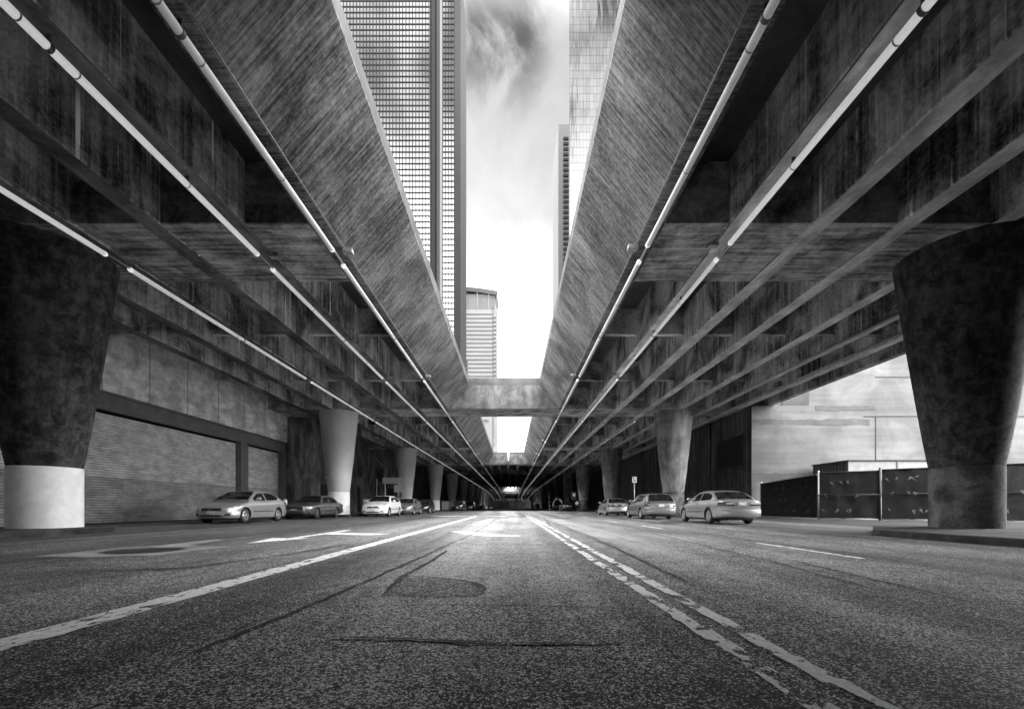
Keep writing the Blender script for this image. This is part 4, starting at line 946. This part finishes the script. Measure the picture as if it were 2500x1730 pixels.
def car(sp, paintm, loc, flip, label, front_style='modern', group=None, detail=True, plate=True, tail='wide'):
    t = thing('parked_car', loc, label, 'car', group or 'cars parked along the street', math.pi if flip else 0.0)
    L, W = sp['L'], sp['W']; o_y = -L / 2
    top, bot, half, roof = sp['top'], sp['bot'], sp['half'], sp['roof']
    def bow(x, s):
        hw = max(0.3, interp(half, s)); q = min(1.3, abs(x) / 0.9) ** 2.2
        y = s
        if s < 1.0: y += sp['bow'] * q * (1 - s) ** 1.5
        if s > L - 1.0: y -= sp['tbow'] * q * (1 - (L - s)) ** 1.5
        return y
    # --- body shell
    ss = sorted(set([0, .03, .07, .12, .2, .3] + [0.42 + 0.13 * i for i in range(int((L - 0.84) / 0.13) + 1)] + [L - .3, L - .2, L - .12, L - .07, L - .03, L]))
    def sect(s):
        zt, zb, hw = interp(top, s), interp(bot, s), interp(half, s); h = zt - zb
        pts = [(0, zb), (.5 * hw, zb), (.86 * hw, zb), (.96 * hw, zb + .05), (.99 * hw, zb + .22 * h), (hw, zb + .45 * h), (.985 * hw, zb + .66 * h), (.955 * hw, zb + .84 * h), (.90 * hw, zt - .035), (.80 * hw, zt - .008), (.5 * hw, zt + .012), (0, zt + .022)]
        return pts
    m = MB(); n = 12; rows = []
    for s in ss:
        p = sect(s); full = p + [(-x, z) for x, z in reversed(p[1:-1])]
        rows.append([(x, bow(x, s) + o_y, z) for x, z in full])
    k = len(rows[0]); vs = [v for r_ in rows for v in r_]; fs = []
    for i in range(len(rows) - 1):
        for j in range(k):
            a, b = i * k + j, i * k + (j + 1) % k; fs.append((a, b, b + k, a + k))
    m.add(vs, fs)
    for idx in (0, len(rows) - 1):
        r_ = rows[idx]; cy = sum(v[1] for v in r_) / k; cz = sum(v[2] for v in r_) / k
        mid = r_[0][1] if idx == 0 else r_[0][1]
        ring = [(v[0] * .55, mid + (v[1] - mid) * .35, cz + (v[2] - cz) * .55) for v in r_]
        base = r_ + ring + [(0, mid, cz)]
        f2 = [(j, (j + 1) % k, (j + 1) % k + k, j + k) for j in range(k)] + [(j + k, (j + 1) % k + k, 2 * k) for j in range(k)]
        m.add(base, f2)
    body = m.obj('body', paintm, t, smooth=True)
    yw = [sp['fo'], sp['fo'] + sp['wb']]; r = sp['r']
    # wheel arches
    cut = MB()
    for y in yw:
        for sx in (-1, 1):
            vs = []; q = 28
            for xx in (sx * (W / 2 - 0.30), sx * (W / 2 + 0.2)):
                for j in range(q):
                    a = 2 * math.pi * j / q; vs.append((xx, y + o_y + (r + .055) * math.cos(a), r + (r + .055) * math.sin(a)))
            cut.add(vs, [(j, (j + 1) % q, (j + 1) % q + q, j + q) for j in range(q)] + [tuple(range(q - 1, -1, -1)), tuple(range(q, 2 * q))])
    cme = cut.mesh('cutter'); cme.materials.append(MAT['trim']); co = bpy.data.objects.new('cutter', cme); COL.objects.link(co)
    tmp = bpy.data.objects.new('tmp', body.data); COL.objects.link(tmp)
    md = tmp.modifiers.new('b', 'BOOLEAN'); md.object = co; md.operation = 'DIFFERENCE'; md.solver = 'EXACT'
    try: md.material_mode = 'TRANSFER'
    except Exception: pass
    dg = bpy.context.evaluated_depsgraph_get(); nm = bpy.data.meshes.new_from_object(tmp.evaluated_get(dg))
    bpy.data.objects.remove(tmp); bpy.data.objects.remove(co)
    if len(nm.polygons) > 100:
        nm.name = 'body'; body.data = nm
        for p in nm.polygons: p.use_smooth = True
        nm.set_sharp_from_angle(angle=R(38))
    # --- cabin
    s0, s1 = roof[0][0], roof[-1][0]; zr = max(z for _, z in roof)
    def cab(s):
        zt = interp(roof, s); zb = interp(top, s) - 0.03; tt = max(0., min(1., (zt - zb) / (zr - zb)))
        wb_ = interp(half, s) * 0.93; wt = wb_ + (sp['wr'] - wb_) * (tt ** 1.2)
        return zt, zb, wb_, wt, tt
    cs = [s0 + (s1 - s0) * i / 30 for i in range(31)]
    m = MB(); rows = []
    for s in cs:
        zt, zb, wb_, wt, tt = cab(s); e = 0.05 * tt
        p = [(wb_, zb - .02)] + [(wb_ + (wt - wb_) * g, zb + (zt - e - zb) * g) for g in (.25, .5, .75, 1.0)] + [(wt - .045 * tt, zt - .012 * tt), (wt * .6, zt + .008), (0, zt + .018)]
        full = p + [(-x, z) for x, z in reversed(p[:-1])]
        rows.append([(x, s + o_y - (0.10 * (1 - (x / .9) ** 2) if s < (s0 + s1) / 2 else -0.05 * (1 - (x / .9) ** 2)) * (1 - tt * .5), z) for x, z in full])
    k = len(rows[0]); m.add([v for q in rows for v in q], [(i * k + j, i * k + j + 1, (i + 1) * k + j + 1, (i + 1) * k + j) for i in range(len(rows) - 1) for j in range(k - 1)])
    cabin = m.obj('cabin', paintm, t, smooth=True, angle=R(60))
    def shiftc(x, s, tt): return s + o_y - (0.10 * (1 - (x / .9) ** 2) if s < (s0 + s1) / 2 else -0.05 * (1 - (x / .9) ** 2)) * (1 - tt * .5)
    for (a, b), nm_, sg in ((sp['ws'], 'windshield', -1), (sp['rw'], 'rear_window', 1)):
        m = MB(); vs = []; nn = 9; mm = 12
        for i in range(nn + 1):
            s = a + (b - a) * i / nn; zt, zb, wb_, wt, tt = cab(s)
            for j in range(mm + 1):
                f = -1 + 2 * j / mm; x = f * (wt - 0.075)
                vs.append((x, shiftc(x, s, tt) + sg * .012, zt + .018 * (1 - f * f) + .010 - 0.010 * abs(f)))
        m.add(vs, [(i * (mm + 1) + j, i * (mm + 1) + j + 1, (i + 1) * (mm + 1) + j + 1, (i + 1) * (mm + 1) + j) for i in range(nn) for j in range(mm)])
        m.obj(nm_, MAT['glass_dark'], t, smooth=True)
    for (a, b) in sp['wins']:
        for sx in (-1, 1):
            m = MB(); vs = []; nn = 12
            for i in range(nn + 1):
                s = a + (b - a) * i / nn; zt, zb, wb_, wt, tt = cab(s); e = .05 * tt
                zl = zb + 0.045; zu = max(zl + 0.004, zt - e - 0.045)
                for z in (zl, (zl + zu) / 2, zu):
                    g = (z - zb) / max(.01, (zt - e - zb)); x = wb_ + (wt - wb_) * g
                    vs.append((sx * (x + .008), shiftc(x, s, tt), z))
            m.add(vs, [(i * 3 + j, i * 3 + j + 1, (i + 1) * 3 + j + 1, (i + 1) * 3 + j) for i in range(nn) for j in range(2)])
            m.obj('side_window', MAT['glass_dark'], t, smooth=True)
    # --- strips that follow the nose or tail
    def path(front):
        pl = []; e = 0 if front else L; hw0 = interp(half, e)
        for i in range(9): x = hw0 * i / 8; pl.append((x, bow(x, e)))
        for d in (.03, .07, .12, .2, .3, .42, .56, .7):
            s = d if front else L - d; x = interp(half, s); pl.append((x, bow(x, s)))
        return pl
    def strip(name, mat, front, a, b, z0, z1, off=0.015, lean=0.0, parent=t, sides=(1, -1), th=0.05, z0b=None, z1b=None):
        pl = path(front); acc = [0]
        for p, q in zip(pl, pl[1:]): acc.append(acc[-1] + math.hypot(q[0] - p[0], q[1] - p[1]))
        def at(u):
            u = max(0, min(acc[-1], u))
            for i in range(len(pl) - 1):
                if u <= acc[i + 1]: break
            tt = (u - acc[i]) / max(1e-6, acc[i + 1] - acc[i]); p, q = pl[i], pl[i + 1]
            dx, dy = q[0] - p[0], q[1] - p[1]; l = math.hypot(dx, dy) or 1
            nx, ny = dy / l, -dx / l
            if not front: nx, ny = -nx, -ny
            if nx < 0 and abs(nx) > abs(ny): nx, ny = -nx, -ny
            if front and ny > 0: nx, ny = -nx, -ny
            if (not front) and ny < 0: nx, ny = -nx, -ny
            return p[0] + dx * tt, p[1] + dy * tt, nx, ny
        res = []
        runs = [(a, b)] if a >= 0 else [(a, b)]
        for sx in sides:
            m = MB(); vs = []; nn = 12
            for i in range(nn + 1):
                f = i / nn; u = a + (b - a) * f; sg = -1 if u < 0 else 1
                x, y, nx, ny = at(abs(u)); zl = z0 + ((z0b if z0b is not None else z0) - z0) * f; zu = z1 + ((z1b if z1b is not None else z1) - z1) * f
                dzz = zu - zl
                for z, of in ((zl, off * .35), (zl + .22 * dzz, off), (zu - .22 * dzz, off), (zu, off * .35), (zu, off - th), (zl, off - th)):
                    yy = y + ny * of + (1 if front else -1) * lean * (z - z0)
                    vs.append((sx * sg * (x + nx * of), yy + o_y, z))
            fs = []
            for i in range(nn):
                for j in range(6):
                    fs.append((i * 6 + j, i * 6 + (j + 1) % 6, (i + 1) * 6 + (j + 1) % 6, (i + 1) * 6 + j))
            fs += [tuple(range(6)), tuple(nn * 6 + 5 - q for q in range(6))]
            m.add(vs, fs); res.append(m.obj(name, mat, parent, smooth=True, angle=R(35)))
        return res
    zb0 = sp['bot'][0][1]
    one = (1,)
    ztn = interp(top, .1)
    # front
    if front_style == 'modern':
        strip('bumper', paintm, True, -1.15, 1.15, zb0 + .02, .53, .024, 0.02, sides=one)
        strip('grille', MAT['trim'], True, -.40, .40, ztn - .125, ztn - .015, .024, 0.25, sides=one)
        strip('lower_intake', MAT['trim'], True, -.42, .42, zb0 + .04, zb0 + .12, .034, sides=one)
        strip('fog_light', MAT['trim'], True, .52, .74, zb0 + .08, zb0 + .16, .035)
        strip('headlight', MAT['head'], True, .46, .92, ztn - .115, ztn - .035, .018, 0.75, z0b=ztn - .02, z1b=ztn + .07)
    elif front_style == 'square':
        strip('bumper', paintm, True, -1.2, 1.2, .32, .53, .06, sides=one); strip('bumper_trim', MAT['chrome'], True, -1.0, 1.0, .50, .535, .067, sides=one)
        strip('grille', MAT['trim'], True, -.44, .44, ztn - .20, ztn - .04, .02, sides=one)
        strip('headlight', MAT['head'], True, .48, .60, ztn - .18, ztn - .04, .024); strip('headlight', MAT['head'], True, .64, .78, ztn - .18, ztn - .04, .024)
        strip('indicator_light', MAT['head'], True, .82, 1.06, ztn - .17, ztn - .05, .02)
        strip('lower_intake', MAT['trim'], True, -.5, .5, .25, .32, .03, sides=one)
    if plate:
        strip('number_plate', MAT['plate'], True, -.16, .16, zb0 + .125, zb0 + .265, .045, sides=one)
    # rear
    ztr = interp(top, L - .1)
    strip('rear_bumper', paintm, False, -1.15, 1.15, .33, .60, .032, sides=one); strip('bumper_trim', MAT['trim'], False, -1.1, 1.1, .395, .41, .0335, sides=one)
    if tail == 'wide':
        strip('taillight', MAT['tail'], False, .30, 1.0, ztr - .22, ztr - .06, .018, 0.12)
        strip('reverse_light', MAT['tail_pale'], False, .32, .62, ztr - .16, ztr - .10, .024, 0.12)
        pz = ztr - .22
    elif tail == 'bar':
        strip('taillight_bar', MAT['tail'], False, -.95, .95, ztr - .24, ztr - .06, .018, 0.12, sides=one); strip('reverse_light', MAT['tail_pale'], False, .20, .36, ztr - .18, ztr - .11, .026, .12)
        pz = .44
    else:
        strip('taillight', MAT['tail'], False, .66, 1.02, .68, ztr - .02, .018, 0.15); strip('reverse_light', MAT['tail_pale'], False, .68, .98, .63, .70, .022, 0.1)
        pz = .70
    strip('number_plate', MAT['plate'], False, -.16, .16, pz, pz + .15, .03, .12, sides=one)
    if detail:
        for sx in (-1, 1):
            m = MB(); m.ell((sx * (W / 2 + .07), sp['ws'][0] + .42 + o_y, interp(top, 1.9) + .10), (.12, .07, .075), 12, 8); m.tube([(sx * (W / 2 - .08), sp['ws'][0] + .44 + o_y, interp(top, 1.9) + .06), (sx * (W / 2 + .05), sp['ws'][0] + .42 + o_y, interp(top, 1.9) + .09)], .03, 6); m.obj('side_mirror', paintm, t, smooth=True)
            m = MB(); ys = [sp['fo'] + .52 + (sp['wb'] - 1.04) * i / 6 for i in range(7)]
            vs = []
            for s in ys:
                hw = interp(half, s); zc = interp(bot, s) + .40 * (interp(top, s) - interp(bot, s))
                vs += [(sx * (hw + .004), s + o_y, zc - .02), (sx * (hw + .012), s + o_y, zc), (sx * (hw + .004), s + o_y, zc + .02)]
            m.add(vs, [(i * 3 + j, i * 3 + j + 1, i * 3 + j + 4, i * 3 + j + 3) for i in range(6) for j in range(2)]); m.obj('side_moulding', MAT['trim'], t, smooth=True)
            for (a, b) in sp['wins'][:2]:
                hw = interp(half, b - .15); z = interp(top, b) - .11
                m = MB(); m.ell((sx * hw * .965, b - .2 + o_y, z), (.025, .09, .018), 10, 6); m.obj('door_handle', paintm, t, smooth=True)
                # shut line of the door
                m = MB(); vs = []
                for q in range(7):
                    s = b + .04; hw2 = interp(half, s); zt, zb = interp(top, s), interp(bot, s); pr = sect(s)[3:9]
                for (px_, pz_) in sect(b + .04)[4:9]: vs += [(sx * (px_ + .003), b + .034 + o_y, pz_), (sx * (px_ + .003), b + .046 + o_y, pz_)]
                m.add(vs, [(2 * i, 2 * i + 1, 2 * i + 3, 2 * i + 2) for i in range(len(vs) // 2 - 1)]); m.obj('door_gap', MAT['trim'], t)
    # underside
    MB().box(-W / 2 + .25, W / 2 - .25, .5 + o_y, L - .6 + o_y, .16, .30).obj('underbody', MAT['trim'], t)
    ty, rm, spk = wheel_meshes(r, 0.205, sp['spokes'], sp['rim'])
    for y in yw:
        for sx in (-1, 1):
            wh = link('tyre_carrier', bpy.data.meshes.new('hub'), None, t); bpy.data.objects.remove(wh)
            tw = link('wheel', rm, None, t); tw.location = (sx * (W / 2 - .125), y + o_y, r); tw.rotation_euler = (0, R(90) * sx, 0)
            link('tyre', ty, None, tw); link('spokes', spk, None, tw)
    return t

P_silver = carpaint('silver_paint', 0.46, 0.6); P_silver2 = carpaint('bright_silver_paint', 0.46, 0.6); P_gold = carpaint('champagne_paint', 0.44, 0.6)
P_dark = carpaint('dark_grey_paint', 0.10, 0.4); P_white = carpaint('white_paint', 0.8, 0.0, 0.3); P_black = carpaint('black_paint', 0.015, 0.2); P_grey = carpaint('mid_grey_paint', 0.27, 0.5)
def c(spec, paintm, xc, ynose, flip, label, **k):
    L = spec['L']; y = ynose + L / 2
    return car(spec, paintm, (xc, y, drop(y) + 0.003), flip, label, **k)
c1 = c(SEDAN, P_silver2, -12.42, 18.55, False, 'silver rounded sedan facing us in front of the roller shutters')
m = MB(); m.box(-.045, -.03, -2.475, -2.46, .535, .61); m.box(.03, .045, -2.475, -2.46, .535, .61); m.box(-.035, .035, -2.475, -2.46, .562, .58); m.obj('emblem', MAT['chrome'], c1)
c(OLD, P_dark, -12.2, 25.2, False, 'dark square cornered old sedan behind the silver sedan', front_style='square')
c3 = c(TALL, P_white, -9.72, 31.4, False, 'white sedan facing us left of the lane line')
m = MB(); m.ell((0, -2.58, .655), (.09, .012, .035)); m.obj('emblem', MAT['chrome'], c3, smooth=True)
c(SEDAN, P_grey, -9.35, 38.0, False, 'grey sedan parked directly behind the white sedan')
c(HATCH, P_black, -9.55, 46.8, False, 'small black hatchback behind the grey sedan')
c(SUV, P_black, -8.6, 70.5, False, 'black off-roader facing us beyond the black hatchback')
c(SUV, P_dark, -8.6, 90.0, False, 'dark tall van far back on the left beyond the black off-roader', detail=False)
c(SEDAN, P_black, -11.6, 175.0, False, 'tiny dark car at the far left crest of the street', detail=False)
c(SEDAN, P_dark, -9.6, 196.0, False, 'tiny grey car beside the dark one at the far left crest', detail=False)
ACC = dict(SEDAN, L=4.75, W=1.80, wb=2.71, fo=0.95, wr=0.62,
    top=[(0, .56), (.12, .66), (.4, .74), (.9, .85), (1.4, .93), (2.2, .95), (3.3, .97), (3.9, 1.0), (4.45, .99), (4.68, .96), (4.75, .88)],
    roof=[(1.38, .93), (1.85, 1.18), (2.25, 1.35), (2.7, 1.40), (3.2, 1.39), (3.55, 1.32), (3.95, 1.14), (4.2, 1.0)],
    ws=(1.48, 2.28), rw=(3.56, 4.16), wins=[(1.82, 2.66), (2.74, 3.78)],
    half=[(0, .66), (.12, .78), (.45, .87), (1.0, .90), (2.4, .90), (3.7, .90), (4.35, .87), (4.68, .80), (4.75, .76)],
    bot=[(0, .26), (.25, .20), (1.3, .19), (3.6, .19), (4.5, .25), (4.75, .33)], tbow=0.14)
c(ACC, P_gold, 9.08, 17.75, True, 'champagne sedan seen from behind, nearest car on the right')
c(WAGON, P_grey, 8.3, 25.0, True, 'grey station wagon seen from behind between two sedans', tail='tall')
c(ACC, P_silver, 8.35, 35.0, True, 'pale sedan with full width taillight bar ahead of the wagon', tail='bar')
c(ACC, P_black, 8.85, 72.0, True, 'black sedan seen from behind beyond the marker post', detail=True)
c(SUV, P_black, 9.4, 168.0, True, 'tiny black van at the far right crest of the street', detail=False)

# ------------------------------------------------------------------ hooped cart and walking person
ct = thing('hooped_cart', (8.0, 79.5, 0), 'pale sheet covered cart with round hoops left of the black sedan', 'cart')
m = MB()
for y in (-0.9, 0.0):
    m.tube([(-0.85 + 0.85 - 0.85 * math.cos(a), y, 0.8 + 1.3 * math.sin(a)) for a in [math.pi * i / 12 for i in range(13)]], 0.04, 6)
m.obj('hoop', MAT['signface'], ct, smooth=True)
m = MB(); vs = []
for i in range(13):
    a = math.pi * i / 12
    for y in (0.02, 0.6, 1.2): vs.append((-0.82 * math.cos(a), y, 0.8 + (1.25 - 0.06 * math.sin(3 * y + i)) * math.sin(a)))
m.add(vs, [(i * 3 + j, i * 3 + j + 1, i * 3 + j + 4, i * 3 + j + 3) for i in range(12) for j in range(2)]); m.obj('cover_sheet', MAT['flap'], ct, smooth=True)
MB().box(-0.8, 0.8, -0.9, 1.2, 0.5, 0.82).obj('cart_bed', MAT['steel_dark'], ct, bevel=0.02)
for sx in (-0.82, 0.82):
    m = MB(); vs = []
    m.tube([(sx, 0.2 + 0.32 * math.cos(2 * math.pi * i / 16), 0.36 + 0.32 * math.sin(2 * math.pi * i / 16)) for i in range(17)], 0.04, 6); m.tube([(sx, 0.2, 0.05), (sx, 0.2, 0.67)], 0.015, 5); m.tube([(sx, -0.1, 0.36), (sx, 0.5, 0.36)], 0.015, 5); m.obj('wheel', MAT['tyre'], ct, smooth=True)

def skin(name, verts, edges, radii, mat, parent, sub=2):
    me = bpy.data.meshes.new(name); me.from_pydata(verts, edges, []); o = bpy.data.objects.new(name, me); COL.objects.link(o)
    o.modifiers.new('s', 'SKIN'); sl = me.skin_vertices[0].data
    for i, r_ in enumerate(radii): sl[i].radius = (r_, r_) if not isinstance(r_, tuple) else r_
    sl[0].use_root = True
    sb = o.modifiers.new('d', 'SUBSURF'); sb.levels = sub; sb.render_levels = sub
    dg = bpy.context.evaluated_depsgraph_get(); nm = bpy.data.meshes.new_from_object(o.evaluated_get(dg)); bpy.data.objects.remove(o)
    nm.name = name
    for p in nm.polygons: p.use_smooth = True
    return link(name, nm, mat, parent)
pe = thing('person', (10.3, 71.0, 0.0), 'person in pale shirt and dark trousers walking beside the third right column', 'person')
V = [(0, 0, .95), (0, -.01, 1.15), (0, 0, 1.38), (0, 0, 1.50), (0, -.02, 1.60), (0, -.02, 1.72),
     (.09, 0, .90), (.10, -.10, .50), (.10, -.02, .09), (.10, -.16, .05), (-.09, 0, .90), (-.10, .12, .50), (-.10, .30, .12), (-.10, .16, .05),
     (.19, 0, 1.40), (.25, .06, 1.12), (.24, -.06, .88), (.24, -.10, .80), (-.19, 0, 1.40), (-.27, -.04, 1.12), (-.30, -.18, .92), (-.30, -.22, .84)]
E = [(0, 1), (1, 2), (2, 3), (3, 4), (4, 5), (0, 6), (6, 7), (7, 8), (8, 9), (0, 10), (10, 11), (11, 12), (12, 13), (2, 14), (14, 15), (15, 16), (16, 17), (2, 18), (18, 19), (19, 20), (20, 21)]
Rr = [.13, .12, .14, .055, .085, .08, .085, .058, .042, .035, .085, .058, .042, .035, .055, .042, .032, .03, .055, .042, .032, .03]
for base, pt in ((17, (.24, -.10, .80)), (21, (-.30, -.22, .84))):
    for k in range(5):
        dx = -0.03 + 0.018 * k if k < 4 else 0.0; ln = (.075, .088, .082, .065, .05)[k]
        i0 = len(V); V.append((pt[0] + (0.01 if k < 4 else .0), pt[1] + dx - (0.03 if k == 4 else 0), pt[2] - ln)); E.append((base, i0)); Rr.append(.009)
skin('body', V, E, Rr, plain('skin_tone', 0.22, 0.5), pe)
ids = [0, 1, 2, 14, 15, 18, 19]
skin('shirt', [V[i] for i in ids], [(0, 1), (1, 2), (2, 3), (3, 4), (2, 5), (5, 6)], [.16, .155, .17, .085, .07, .085, .07], plain('pale_shirt', 0.62, 0.8, 0, 0.2, 6), pe)
ids = [0, 6, 7, 8, 10, 11, 12]
skin('trousers', [V[i] for i in ids], [(0, 1), (1, 2), (2, 3), (0, 4), (4, 5), (5, 6)], [.15, .105, .08, .062, .105, .08, .062], plain('dark_trousers', 0.03, 0.8), pe)
m = MB(); m.ell((0, .01, 1.71), (.092, .10, .085)); m.obj('hair', MAT['black'], pe, smooth=True)
for nm_, cx, rr in (('eye', .032, .011), ('eye', -.032, .011)):
    MB().ell((cx, -.105, 1.66), (rr, rr, rr), 8, 6).obj(nm_, MAT['black'], pe, smooth=True)
MB().ell((0, -.11, 1.625), (.012, .02, .022), 8, 6).obj('nose', pe.children[0].data.materials[0], pe, smooth=True)

print('objects', len(bpy.data.objects))
